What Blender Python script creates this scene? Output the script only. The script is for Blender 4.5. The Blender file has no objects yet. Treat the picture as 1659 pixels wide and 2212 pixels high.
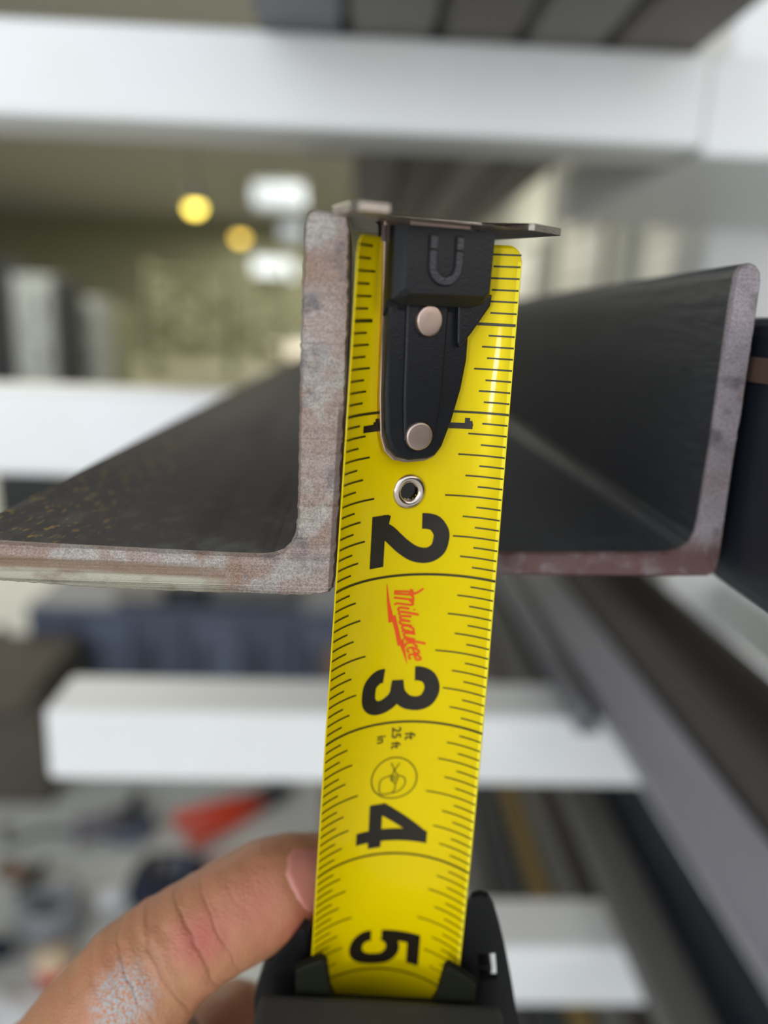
import bpy, bmesh, math, random
import numpy as np
from mathutils import Vector, Matrix, noise
from mathutils.geometry import tessellate_polygon
random.seed(7)
IN = 0.0254
# ------------------------------------------------------------------ camera
F = 1650.0; CXP, CYP = 829.5, 1106.0           # focal length and centre in pixels of the 1659x2212 frame
dY = np.array([-54.5, -406.0, F]); dY /= np.linalg.norm(dY)       # the bars' direction seen from the camera (right, down, forward)
ro = math.radians(1.6)
dX = np.array([math.cos(ro), math.sin(ro), 0.0]); dX[2] = -(dX[0]*dY[0]+dX[1]*dY[1])/dY[2]; dX /= np.linalg.norm(dX)
dZ = -np.cross(dY, dX); dZ = dZ if dZ[1] < 0 else -dZ
EYE = np.array([0, 0, 1.25])
def c2w(v):                                    # camera (right, down, forward) in metres -> world
    v = np.asarray(v, float)
    return np.array([v.dot(dX), v.dot(dY), v.dot(dZ)]) + EYE
def dirw(v):
    v = np.asarray(v, float); return np.array([v.dot(dX), v.dot(dY), v.dot(dZ)])
def ray(px, py): return dirw([(px-CXP)/F, (py-CYP)/F, 1.0])
def atY(px, py, Y): r = ray(px, py); return EYE + r*(Y/r[1])
def atH(px, py, z): r = ray(px, py); return EYE + r*(z/r[2])
def atZ(px, py, d): return EYE + ray(px, py)*d
sc = bpy.context.scene
cam_d = bpy.data.cameras.new('camera'); cam = bpy.data.objects.new('camera', cam_d)
sc.collection.objects.link(cam); sc.camera = cam
right, down, fwd = dirw([1, 0, 0]), dirw([0, 1, 0]), dirw([0, 0, 1])
M = Matrix(((right[0], -down[0], -fwd[0], EYE[0]), (right[1], -down[1], -fwd[1], EYE[1]), (right[2], -down[2], -fwd[2], EYE[2]), (0, 0, 0, 1)))
cam.matrix_world = M
cam_d.sensor_fit = 'VERTICAL'; cam_d.sensor_height = 36; cam_d.lens = F/2212*36
cam_d.clip_start = 0.005; cam_d.clip_end = 200
cam_d.dof.use_dof = True; cam_d.dof.focus_distance = 0.111; cam_d.dof.aperture_fstop = cam_d.lens/4.0
# ------------------------------------------------------------------ world, lights, exposure
w = bpy.data.worlds.new('world'); sc.world = w; w.use_nodes = True
bg = w.node_tree.nodes['Background']; bg.inputs[0].default_value = (0.86, 0.91, 1.0, 1); bg.inputs[1].default_value = 2.25
sc.view_settings.view_transform = 'Standard'; sc.view_settings.look = 'None'
sc.view_settings.gamma = 1; sc.view_settings.use_curve_mapping = False
sc.view_settings.exposure = -0.50
def area(name, loc, target, sx, sy, power, col=(1, 1, 1)):
    l = bpy.data.lights.new(name, 'AREA'); l.shape = 'RECTANGLE'; l.size = sx; l.size_y = sy; l.energy = power; l.color = col
    o = bpy.data.objects.new(name, l); sc.collection.objects.link(o); o.location = loc
    o.rotation_euler = (Vector(target)-Vector(loc)).to_track_quat('-Z', 'Y').to_euler(); return o
area('bay_daylight', (-2.2, -2.6, 3.2), (0, 0.5, 1.2), 3.0, 2.2, 46, (0.86, 0.93, 1.0))
area('door_gap_daylight', (-1.02, -2.25, 1.10), (0, 0.1, 1.24), .17, .20, 15, (.95, .98, 1.0))  # added lamp, sized and aimed to put the highlight on the blade
area('side_door_daylight', (2.6, -1.6, 2.3), (0, 0.5, 1.2), 1.4, 2.0, 27, (1.0, .92, .80))  # added fill lamp that warms the right side, no door there
for i, (x, y) in enumerate([(-3, 7), (-5, 14), (0, 14), (-3, 22), (-9, 20), (-3, 27)]):
    area('shop_light', (x, y, 4.3), (x, y, 0), 3, 3, 330, (1.0, 0.96, 0.82))  # unseen fill lamps added under the ceiling to brighten the far interior
C = sc.collection
# ------------------------------------------------------------------ materials
def lin(c): return tuple(((x/255)/12.92 if x/255 <= .04045 else ((x/255+.055)/1.055)**2.4) for x in c)+(1,)
def mat(name, col, rough=.5, metal=0, bump=0, scale=200, var=0, col2=None, coat=0, vscale=None, emit=0, stretch=None, spec=.5, detail=6, bdist=.0005):
    m = bpy.data.materials.new(name); m.use_nodes = True; nt = m.node_tree; b = nt.nodes['Principled BSDF']
    b.inputs['Base Color'].default_value = lin(col); b.inputs['Roughness'].default_value = rough; b.inputs['Metallic'].default_value = metal
    b.inputs['Coat Weight'].default_value = coat; b.inputs['Coat Roughness'].default_value = .04; b.inputs['Specular IOR Level'].default_value = spec
    if emit: b.inputs['Emission Color'].default_value = lin(col); b.inputs['Emission Strength'].default_value = emit
    tc = nt.nodes.new('ShaderNodeTexCoord'); mp = nt.nodes.new('ShaderNodeMapping'); nt.links.new(tc.outputs['Object'], mp.inputs[0])
    if stretch: mp.inputs['Scale'].default_value = stretch
    if bump:
        n = nt.nodes.new('ShaderNodeTexNoise'); n.inputs['Scale'].default_value = scale; n.inputs['Detail'].default_value = detail
        nt.links.new(mp.outputs[0], n.inputs[0]); bp = nt.nodes.new('ShaderNodeBump'); bp.inputs['Strength'].default_value = bump; bp.inputs['Distance'].default_value = bdist
        nt.links.new(n.outputs[0], bp.inputs['Height']); nt.links.new(bp.outputs[0], b.inputs['Normal'])
    if var:
        n = nt.nodes.new('ShaderNodeTexNoise'); n.inputs['Scale'].default_value = vscale or scale/8; n.inputs['Detail'].default_value = 8; n.inputs['Roughness'].default_value = .65
        nt.links.new(mp.outputs[0], n.inputs[0]); r = nt.nodes.new('ShaderNodeValToRGB')
        r.color_ramp.elements[0].position = .5-var/2; r.color_ramp.elements[1].position = .5+var/2
        r.color_ramp.elements[0].color = lin(col); r.color_ramp.elements[1].color = lin(col2 or col)
        nt.links.new(n.outputs[0], r.inputs[0]); nt.links.new(r.outputs[0], b.inputs['Base Color'])
    return m
def stain(m, axis, v0, v1, col, nsc, p0, p1, amt, stretch=(1, 1, 1), loc=0, lim=None):
    '''a stain that lies where one object coordinate runs from v0 (full) to v1 (none), broken up by noise'''
    nt = m.node_tree; b = nt.nodes['Principled BSDF']; tc = nt.nodes.new('ShaderNodeTexCoord'); sx = nt.nodes.new('ShaderNodeSeparateXYZ'); nt.links.new(tc.outputs['Object'], sx.inputs[0])
    mr = nt.nodes.new('ShaderNodeMapRange'); 
    if isinstance(axis, int): nt.links.new(sx.outputs[axis], mr.inputs[0])
    else:
        dp = nt.nodes.new('ShaderNodeVectorMath'); dp.operation = 'DOT_PRODUCT'; nt.links.new(tc.outputs['Object'], dp.inputs[0]); dp.inputs[1].default_value = tuple(map(float, axis)); nt.links.new(dp.outputs['Value'], mr.inputs[0])
    mr.inputs[1].default_value = v0; mr.inputs[2].default_value = v1; mr.inputs[3].default_value = 1; mr.inputs[4].default_value = 0
    mp = nt.nodes.new('ShaderNodeMapping'); mp.inputs['Scale'].default_value = stretch; mp.inputs['Location'].default_value = (loc,)*3; nt.links.new(tc.outputs['Object'], mp.inputs[0])
    n = nt.nodes.new('ShaderNodeTexNoise'); n.inputs['Scale'].default_value = nsc; n.inputs['Detail'].default_value = 6; nt.links.new(mp.outputs[0], n.inputs[0])
    m2 = nt.nodes.new('ShaderNodeMapRange'); nt.links.new(n.outputs[0], m2.inputs[0]); m2.inputs[1].default_value = p0; m2.inputs[2].default_value = p1; m2.inputs[4].default_value = amt
    mu = nt.nodes.new('ShaderNodeMath'); mu.operation = 'MULTIPLY'; nt.links.new(mr.outputs[0], mu.inputs[0]); nt.links.new(m2.outputs[0], mu.inputs[1])
    if lim:
        ml = nt.nodes.new('ShaderNodeMapRange'); nt.links.new(sx.outputs[lim[0]], ml.inputs[0]); ml.inputs[1].default_value = lim[1]; ml.inputs[2].default_value = lim[2]; ml.inputs[3].default_value = 1; ml.inputs[4].default_value = 0
        mm = nt.nodes.new('ShaderNodeMath'); mm.operation = 'MULTIPLY'; nt.links.new(mu.outputs[0], mm.inputs[0]); nt.links.new(ml.outputs[0], mm.inputs[1]); mu = mm
    x = nt.nodes.new('ShaderNodeMix'); x.data_type = 'RGBA'; nt.links.new(mu.outputs[0], x.inputs[0]); x.inputs[7].default_value = lin(col)
    lk = b.inputs['Base Color'].links
    if lk: nt.links.new(lk[0].from_socket, x.inputs[6])
    else: x.inputs[6].default_value = b.inputs['Base Color'].default_value
    nt.links.new(x.outputs[2], b.inputs['Base Color'])
def cutmat(name, a, b_, c_, d_):
    """flame-cut steel: broad brown and grey patches, a pale greenish skin along patches and fine grain"""
    m = mat(name, a, .5, .35, .5, 4200, bdist=.00014); nt = m.node_tree; b = nt.nodes['Principled BSDF']
    tc = nt.nodes.new('ShaderNodeTexCoord')
    def nz(sc_, det, off=0):
        mp = nt.nodes.new('ShaderNodeMapping'); mp.inputs['Location'].default_value = (off, off, off)
        nt.links.new(tc.outputs['Object'], mp.inputs[0]); n = nt.nodes.new('ShaderNodeTexNoise'); n.inputs['Scale'].default_value = sc_; n.inputs['Detail'].default_value = det; nt.links.new(mp.outputs[0], n.inputs[0]); return n.outputs[0]
    def ramp(i, p0, p1, c0, c1):
        r = nt.nodes.new('ShaderNodeValToRGB'); r.color_ramp.elements[0].position = p0; r.color_ramp.elements[1].position = p1
        r.color_ramp.elements[0].color = c0; r.color_ramp.elements[1].color = c1; nt.links.new(i, r.inputs[0]); return r.outputs[0]
    def mix(f, x, y, mode='MIX'):
        k = nt.nodes.new('ShaderNodeMix'); k.data_type = 'RGBA'; k.blend_type = mode
        if isinstance(f, float): k.inputs[0].default_value = f
        else: nt.links.new(f, k.inputs[0])
        nt.links.new(x, k.inputs[6]); nt.links.new(y, k.inputs[7]); return k.outputs[2]
    base = ramp(nz(85, 4), .38, .62, lin(a), lin(b_))
    rgb = nt.nodes.new('ShaderNodeRGB'); rgb.outputs[0].default_value = lin(c_)
    r2 = nt.nodes.new('ShaderNodeRGB'); r2.outputs[0].default_value = lin(d_)
    x = mix(ramp(nz(150, 6, 3.3), .5, .58, (0, 0, 0, 1), (.75, .75, .75, 1)), base, rgb.outputs[0])
    x = mix(ramp(nz(190, 3, 9.1), .58, .7, (0, 0, 0, 1), (.8, .8, .8, 1)), x, r2.outputs[0])
    g = ramp(nz(4600, 4, 1.7), .3, .7, (.55, .53, .53, 1), (1.25, 1.25, 1.25, 1))
    x = mix(1.0, x, g, 'MULTIPLY'); nt.links.new(x, b.inputs['Base Color']); return m
MT = dict(
 cut=cutmat('torch_cut_steel', (136, 110, 94), (150, 136, 128), (158, 154, 146), (96, 90, 92)),
 cut_red=cutmat('primed_cut_steel', (128, 92, 86), (150, 122, 116), (138, 104, 98), (98, 76, 72)),
 cut_grey=cutmat('grey_cut_steel', (138, 128, 130), (152, 144, 148), (140, 124, 122), (98, 92, 94)),
 mill=mat('mill_scale_steel', (52, 48, 48), .7, .0, .25, 500, .5, (70, 66, 64), vscale=40, stretch=(1, .15, 1), spec=.15),
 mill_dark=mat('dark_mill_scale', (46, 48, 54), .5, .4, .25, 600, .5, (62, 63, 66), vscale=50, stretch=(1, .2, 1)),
 mill_blue=mat('blue_black_steel', (26, 30, 42), .5, .4, .1, 400, .5, (34, 38, 48), vscale=30),
 rust=mat('brown_rust_band', (92, 66, 52), .75, .1, .2, 600, .5, (66, 54, 50), vscale=60),
 ochre=mat('ochre_scale', (150, 124, 62), .6, .2, .4, 900, .4, (120, 104, 66), vscale=150),
 steel_light=mat('light_grey_steel', (136, 136, 142), .45, .3, .1, 300, .5, (92, 92, 98), vscale=15, stretch=(1, .2, 1)),
 steel_mid=mat('mid_grey_steel', (100, 99, 96), .55, .15, .1, 300, .5, (84, 83, 80), vscale=15, stretch=(1, .2, 1)),
 steel_wide=mat('pale_violet_grey_steel', (158, 156, 164), .4, .3, .1, 300, .5, (132, 131, 138), vscale=12, stretch=(1, .2, 1)),
 overhead=mat('grey_brown_tube_steel', (128, 124, 118), .55, .1, .1, 300, .5, (112, 109, 104), vscale=15, stretch=(1, .2, 1)),
 overhead2=mat('darker_brown_tube_steel', (114, 108, 100), .6, .1, .1, 300, .5, (98, 94, 89), vscale=15, stretch=(1, .2, 1)),
 steel_brown=mat('brown_black_steel', (82, 76, 70), .6, .15, .1, 300, .5, (66, 62, 60), vscale=12, stretch=(1, .2, 1)),
 white=mat('white_powder_coat', (222, 223, 222), .42, 0, .05, 500, .5, (214, 214, 210), vscale=8),
 yellow=mat('yellow_tape_film', (216, 190, 0), .28, 0, .03, 900, .6, (207, 180, 0), coat=.12, vscale=60),
 yedge=mat('clear_tape_margin', (232, 214, 48), .2, 0, coat=.2),
 ink=mat('black_ink', (30, 24, 14), .38, coat=.1, spec=.3),
 inkline=mat('black_line_ink', (48, 44, 6), .38, spec=.3),
 red=mat('red_ink', (222, 74, 14), .38, spec=.3),
 black=mat('black_moulded_plastic', (17, 18, 22), .42, 0, .35, 2600, bdist=.00012, spec=.35),
 rubber=mat('black_rubber', (40, 39, 35), .8, 0, .4, 1800, .5, (46, 45, 42), vscale=300, bdist=.0002),
 rubber_green=mat('olive_black_rubber', (17, 19, 6), .7, 0, .1, 1500, spec=.2),
 worn=mat('worn_black_plastic', (40, 41, 47), .3, 0, .5, 2200, bdist=.00015, spec=.5),  # lightened and glossier, so the symbol's raised strokes read as lit
 cavity=mat('case_black_plastic', (8, 8, 9), .5, 0, .1, 900, spec=.25),
 nickel=mat('nickel_plate', (214, 190, 176), .3, 1, .15, 2500, .4, (190, 165, 152), vscale=250, bdist=.0001),
 satin=mat('satin_nickel', (206, 184, 170), .42, 1, .1, 2500, .5, (180, 158, 148), vscale=260, bdist=.00008),
 brushed=mat('brushed_nickel', (196, 184, 172), .36, 1, .5, 900, .5, (150, 142, 136), vscale=400, stretch=(1, 1, 8), bdist=.0002),
 chrome=mat('eyelet_nickel', (205, 190, 175), .2, 1),
 concrete=mat('shop_floor_concrete', (214, 214, 206), .6, 0, .1, 30, .6, (198, 198, 192), vscale=2),
 floor_paint=mat('olive_floor_paint', (138, 135, 112), .7, 0, 0, 5, .5, (124, 122, 100), vscale=1),
 ceil=mat('grey_corrugated_sheet', (188, 187, 184), .6, .1),
 wall=mat('olive_grey_wall', (150, 149, 122), .8, 0, 0, 5, .5, (136, 137, 112), vscale=1),
 wall_r=mat('pale_grey_wall', (212, 212, 204), .7, 0, 0, 5, .5, (204, 204, 196), vscale=1),
 pale=mat('pale_grey_enamel', (170, 174, 172), .5, 0, 0, 5, .5, (158, 162, 160), vscale=3),
 dark=mat('dark_grey_enamel', (40, 42, 44), .6),
 navy=mat('dark_blue_enamel', (88, 96, 112), .5, 0, 0, 5, .5, (80, 86, 102), vscale=6),
 navy2=mat('darker_blue_enamel', (72, 78, 94), .5),
 tan=mat('tan_board', (138, 132, 122), .8), brown=mat('brown_card', (84, 76, 66), .8, 0, 0, 5, .5, (74, 68, 58), vscale=4),
 redp=mat('red_plastic', (196, 34, 52), .45), orange=mat('orange_red_paint', (216, 70, 36), .45), pink=mat('pink_rag_cloth', (206, 150, 158), .9),
 grey=mat('grey_plastic', (96, 92, 96), .6), cloth=mat('white_cloth', (214, 214, 216), .9), wood=mat('brown_wood', (120, 88, 62), .7, 0, 0, 5, .5, (96, 70, 50), vscale=20),
 hose=mat('grey_hose', (132, 134, 136), .6), navyc=mat('navy_canvas', (28, 32, 50), .9), orwood=mat('cream_plastic', (214, 190, 160), .6),
 ochre_bin=mat('olive_bin', (112, 110, 84), .8),
 led=mat('led_diffuser', (236, 245, 255), .5, emit=.7), warmwin=mat('warm_lit_diffuser', (250, 238, 216), .5, emit=1.1), bulb=mat('yellow_lamp_glass', (255, 226, 96), .5, emit=9), bulb2=mat('amber_lamp_glass', (255, 214, 90), .5, emit=5.5),
)
for k_ in ('yellow', 'yedge'):
    MT[k_].node_tree.nodes['Principled BSDF'].inputs['Specular Tint'].default_value = (1, .86, .08, 1)
# ------------------------------------------------------------------ object helpers
def mesh_obj(name, verts, faces, m, parent=None, smooth=False, mats=None, fm=None):
    me = bpy.data.meshes.new(name); me.from_pydata([tuple(map(float, v)) for v in verts], [], faces)
    bm = bmesh.new(); bm.from_mesh(me); bmesh.ops.recalc_face_normals(bm, faces=bm.faces); bm.to_mesh(me); bm.free()
    return link(name, me, m, parent, smooth)
def link(name, me, m, parent=None, smooth=False):
    if m and not me.materials: me.materials.append(m)
    if smooth:
        for p in me.polygons: p.use_smooth = True
    me.name = name
    o = bpy.data.objects.new(name, me); C.objects.link(o)
    if parent: o.parent = parent; o.matrix_parent_inverse = parent_inv(parent)
    return o
def parent_inv(p):
    m = Matrix.Translation(p.location)
    q = p.parent
    if q: m = Matrix.Translation((0, 0, 0)) if q.type != 'EMPTY' and p.type != 'EMPTY' else m
    return Matrix.Identity(4) if p.type != 'EMPTY' else Matrix.Translation(p.location).inverted()
def empty(name, loc, label, cat, group=None):
    o = bpy.data.objects.new(name, None); o.empty_display_size = .02; C.objects.link(o); o.location = tuple(map(float, loc)); tag(o, label, cat, group); return o
def tag(o, label=None, cat=None, group=None, kind=None):
    if label: o['label'] = label
    if cat: o['category'] = cat
    if group: o['group'] = group
    if kind: o['kind'] = kind
    return o
def fromb(name, bm, m, parent=None, smooth=False):
    bmesh.ops.recalc_face_normals(bm, faces=bm.faces)
    me = bpy.data.meshes.new(name); bm.to_mesh(me); bm.free(); return link(name, me, m, parent, smooth)
def bbox(bm, x0, x1, y0, y1, z0, z1, bev=0, seg=2, fr=None):
    """box, in world axes or in the frame fr(x,y,z)->point"""
    t = bmesh.new(); bmesh.ops.create_cube(t, size=1)
    for v in t.verts: v.co = Vector(((v.co.x+.5)*(x1-x0)+x0, (v.co.y+.5)*(y1-y0)+y0, (v.co.z+.5)*(z1-z0)+z0))
    if bev: bmesh.ops.bevel(t, geom=t.edges[:], offset=bev, segments=seg, affect='EDGES', profile=.5)
    if fr:
        for v in t.verts: v.co = Vector(tuple(map(float, fr(*v.co))))
    me = bpy.data.meshes.new('t'); t.to_mesh(me); t.free(); bm.from_mesh(me); bpy.data.meshes.remove(me)
def box(name, x0, x1, y0, y1, z0, z1, m, parent=None, bev=0, seg=2, fr=None):
    bm = bmesh.new(); bbox(bm, min(x0, x1), max(x0, x1), min(y0, y1), max(y0, y1), min(z0, z1), max(z0, z1), bev, seg, fr); return fromb(name, bm, m, parent, smooth=False)
def btube(bm, pts, rads, n=14, caps=True, squash=None):
    pts = [Vector(tuple(map(float, p))) for p in pts]; rings = []
    up = Vector((0.13, .21, 1)).normalized()
    for i, p in enumerate(pts):
        d = (pts[min(i+1, len(pts)-1)]-pts[max(i-1, 0)]).normalized()
        a = d.cross(up); a = a.normalized() if a.length > .05 else d.orthogonal().normalized(); b = d.cross(a); up = b if b.dot(up) > 0 else -b
        r = rads[i] if hasattr(rads, '__len__') else rads
        rings.append([bm.verts.new(p+(a*math.cos(t)+b*math.sin(t))*r) for t in [2*math.pi*k/n for k in range(n)]])
    for i in range(len(rings)-1):
        for k in range(n): bm.faces.new([rings[i][k], rings[i][(k+1) % n], rings[i+1][(k+1) % n], rings[i+1][k]])
    if caps: bm.faces.new(rings[0][::-1]); bm.faces.new(rings[-1])
def tube(name, pts, rads, m, parent=None, n=14):
    bm = bmesh.new(); btube(bm, pts, rads, n); return fromb(name, bm, m, parent, True)
def prism(name, outline, fr, z0, z1, m, parent=None, bev=0, smooth=False):
    """closed 2D outline (a,b) extruded from z0 to z1 in frame fr(a,b,z); the z1 rim gets a bevel"""
    bm = bmesh.new(); a = [bm.verts.new((x, y, z0)) for x, y in outline]; f = bm.faces.new(a)
    r = bmesh.ops.extrude_face_region(bm, geom=[f]); top = [g for g in r['geom'] if isinstance(g, bmesh.types.BMVert)]
    for v in top: v.co.z = z1
    if bev:
        ts = set(top); ed = [e for e in bm.edges if e.verts[0] in ts and e.verts[1] in ts]
        bmesh.ops.bevel(bm, geom=ed, offset=bev, segments=3, affect='EDGES', profile=.5)
    for v in bm.verts: v.co = Vector(tuple(map(float, fr(*v.co))))
    bmesh.ops.triangulate(bm, faces=[f for f in bm.faces if len(f.verts) > 4])
    return fromb(name, bm, m, parent, smooth)

# ------------------------------------------------------------------ the shop: floor, ceiling, walls
XL, XR, YB, YF, ZC = -17.0, 3.0, -2.5, 30.0, 4.85
tag(box('floor', XL-.1, XR+.1, -6, YF+.1, -.1, 0, MT['concrete']), kind='structure')
tag(box('floor', XL, XR-.17, 6.0, YF-.1, .0002, .004, MT['floor_paint']), kind='structure')  # thin sheet over the far floor; its darker olive stands in for shade
vs = []; n = 0; prof = []; y = YB
while y < YF:
    prof += [(y, ZC), (y+.14, ZC), (y+.17, ZC+.05), (y+.31, ZC+.05), (y+.34, ZC)]; y += .34
fs = []
for (py_, pz) in prof: vs += [(XL, py_, pz), (XR, py_, pz)]
for i in range(len(prof)-1): fs.append((2*i, 2*i+1, 2*i+3, 2*i+2))
ce = mesh_obj('ceiling', vs, fs, MT['ceil']); tag(ce, kind='structure')
tag(box('wall_far', XL, XR, YF, YF+.1, 0, ZC, MT['wall']), kind='structure')
tag(box('wall_left', XL-.1, XL, YB, YF, 0, ZC, MT['wall']), kind='structure')
tag(box('wall_right', XR, XR+.1, YB, YF, 0, ZC, MT['wall_r']), kind='structure')
for i, y in enumerate([6.2, 8.6, 12.2, 16.5]):
    tag(box('trim_%d' % (i+1), XR-.16, XR-.002, y, y+.22, 0.001, ZC-.002, MT['pale'], bev=.01), kind='structure')
for i, (y0, y1, z1) in enumerate([(7.0, 8.2, 2.95), (9.6, 11.4, 2.6), (13.2, 15.6, 2.7)]):
    d = empty('door_%d' % (i+1), (XR-.05, (y0+y1)/2, 0), None, None); tag(d, kind='structure')
    box('door_frame', XR-.07, XR-.003, y0, y1, .001, z1, MT['steel_mid'], d, .005)
    for k in range(4):
        z = .05+k*(z1-.1)/4; box('door_panel', XR-.1, XR-.06, y0+.06, y1-.06, z, z+(z1-.1)/4-.03, MT['white'], d, .008)
for i, (px, py, wpx, hpx, Y) in enumerate([(600, 418, 120, 34, 29.9), (592, 580, 90, 44, 29.9), (632, 500, 50, 34, 29.9)]):
    a = atY(px-wpx/2, py-hpx/2, Y); b = atY(px+wpx/2, py+hpx/2, Y)
    if i == 0: continue
    wn = empty('window_%d' % i, ((a[0]+b[0])/2, Y-.05, b[2]), None, None); tag(wn, kind='structure')
    box('window_frame', a[0]-.08, b[0]+.08, Y-.06, Y+.05, b[2]-.08, a[2]+.08, MT['pale'], wn, .01)
    box('window_pane', a[0], b[0], Y-.09, Y-.05, b[2], a[2], MT['led'], wn)

# ------------------------------------------------------------------ lamps and far furniture
def linear_light(px, py, Y, wpx, label, m='led'):
    p = atY(px, py, Y); hw = wpx/2/1700*Y
    t = empty('linear_light', (p[0], p[1], p[2]), label, 'light', None)
    box('housing', p[0]-hw, p[0]+hw, Y-.12, Y+.12, p[2]+.06, p[2]+.16, MT['pale'], t, .01)
    box('diffuser', p[0]-hw*.97, p[0]+hw*.97, Y-.3, Y+.3, p[2]-.22, p[2]+.055, MT[m], t, .03)
    for s in (-.8, .8): tube('hanger', [(p[0]+s*hw, Y, p[2]+.15), (p[0]+s*hw, Y, ZC+.01)], .012, MT['dark'], t, 6)
linear_light(603, 416, 13.5, 104, 'white linear ceiling light beside the brightest yellow lamp')
linear_light(640, 748, 17.0, 110, 'low warm white work light just left of the upright steel leg', 'warmwin')
def highbay(px, py, Y, r, mk, label):
    p = atY(px, py, Y); t = empty('high_bay_lamp', p, label, 'lamp', None)
    bm = bmesh.new(); btube(bm, [(p[0], Y, p[2]+.34), (p[0], Y, p[2]+.2), (p[0], Y, p[2]+.1), (p[0], Y, p[2])], [.05, .1, r, r*1.15], 20); fromb('shade', bm, MT['dark'], t, True)
    bm = bmesh.new(); bmesh.ops.create_uvsphere(bm, u_segments=20, v_segments=12, radius=r)
    for v in bm.verts: v.co = Vector((v.co.x+p[0], v.co.y+Y, v.co.z*.95+p[2]-.02))
    fromb('bulb', bm, MT[mk], t, True)
    tube('hanger', [(p[0], Y, p[2]+.3), (p[0], Y, ZC+.01)], .012, MT['dark'], t, 6)
highbay(421, 444, 14, .13, 'bulb', 'bright yellow high bay lamp, the larger and upper of two')
highbay(519, 510, 20, .15, 'bulb2', 'dimmer amber high bay lamp, lower right of the brighter one')
def locker(x0px, x1px, ytop, Y, m, label, name='storage_locker', zb=0.0, dep=.5):
    a = atY(x0px, ytop, Y); b = atY(x1px, ytop, Y)
    t = empty(name, ((a[0]+b[0])/2, Y+dep/2, zb), label, 'locker', None)
    box('body', a[0], b[0], Y, Y+dep, zb+.001, a[2], MT[m], t, .01)
    w_ = (b[0]-a[0]); hh = a[2]-zb
    for k in range(3):
        z0 = zb+.06+k*(hh-.1)/3
        dr = box('door', a[0]+.04, b[0]-.04, Y-.025, Y-.002, z0, z0+(hh-.1)/3-.04, MT[m], t, .006)
        box('handle', b[0]-.12, b[0]-.09, Y-.05, Y-.026, z0+.15, z0+.32, MT['dark'], dr)
locker(-60, 18, 560, 8.6, 'dark', 'dark locker at the far left edge of the photo')
locker(22, 108, 592, 8.6, 'pale', 'pale grey locker at the left, between two dark ones')
locker(112, 142, 600, 8.6, 'dark', 'narrow dark locker right of the leftmost pale locker')
locker(146, 212, 640, 9.3, 'pale', 'lower pale grey locker right of the narrow dark locker')
locker(216, 262, 660, 9.9, 'wall', 'small olive locker, rightmost of the far row')
for i, (px0, px1, yt, Y, m) in enumerate([(320, 400, 650, 16, 'wall'), (420, 560, 668, 20, 'dark'), (1165, 1240, 560, 13, 'pale')]):
    pass
# tall shop shelving beyond, seen as faint steps
t = empty('shelving_unit', (-3.2, 16.2, 0), 'olive grey shelving unit far back below the amber lamp', 'shelf')
for k in range(5): box('shelf_board', -4.2, -1.5, 15.8, 16.6, .4+k*.42, .45+k*.42, MT['wall'], t)
for x in (-4.2, -2.645, -1.55): box('upright', x, x+.05, 15.8, 16.6, 0.001, 2.3, MT['wall'], t)
for k in range(4):
    for j in range(5):
        x = -4.1+j*.52
        o = box('storage_bin', x, x+.36, 15.9, 16.4, .451+k*.42, .68+k*.42+.04*((j*7+k) % 3), MT[['wall', 'ochre_bin', 'wall'][(j+k) % 3]], bev=.01)
        tag(o, 'storage bin, %s from the left on the %s of the far olive shelves' % (['first', 'second', 'third', 'fourth', 'fifth'][j], ['lowest', 'second lowest', 'second highest', 'highest'][k]), 'bin', 'storage bins on the far shelving unit')

# ------------------------------------------------------------------ steel rack (white tube)
YR = .45
zt = [1.25+.149, 1.25-.037, 1.25-.245, 1.25-.430]     # tops of the four cross beams
zt[0] = atY(829, 75, YR)[2]; zt[1] = atY(200, 846, YR)[2]; zt[2] = atY(600, 1541, YR)[2]; zt[3] = atY(1200, 2050, YR)[2]
print('beam tops', zt)
rack = empty('steel_rack', (.36, .72, 0), 'white powder coated bar rack with square tube beams and right upright', 'rack')
xr_top = atY(1533, 200, YR)[0]; x_low = atY(98, 1600, YR)[0]
PX0 = atY(1536, 450, .75)[0]
TB = .0508
for i, (x0, x1) in enumerate([(-.75, xr_top), (-.75, PX0+.06), (x_low, PX0+.06), (-.02, PX0+.06)]):
    box('beam', x0, x1, YR, YR+TB, zt[i]-TB+(.003 if i == 0 else 0), zt[i], MT['white'], rack, .004, 3)
box('side_rail', xr_top+.001, PX0+.12, YR+.004, .75, zt[0]-TB, zt[0]+.0, MT['white'], rack, .003)
for i in (1, 2, 3): box('side_rail', PX0+.062, PX0+.12, YR, .749, zt[i]-TB, zt[i], MT['white'], rack, .003)
box('upright', PX0, PX0+.20, .75, .83, .012, 2.2, MT['white'], rack, .005, 3)
box('foot_plate', PX0-.06, PX0+.26, .68, .92, .001, .012, MT['white'], rack, .002)
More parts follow.
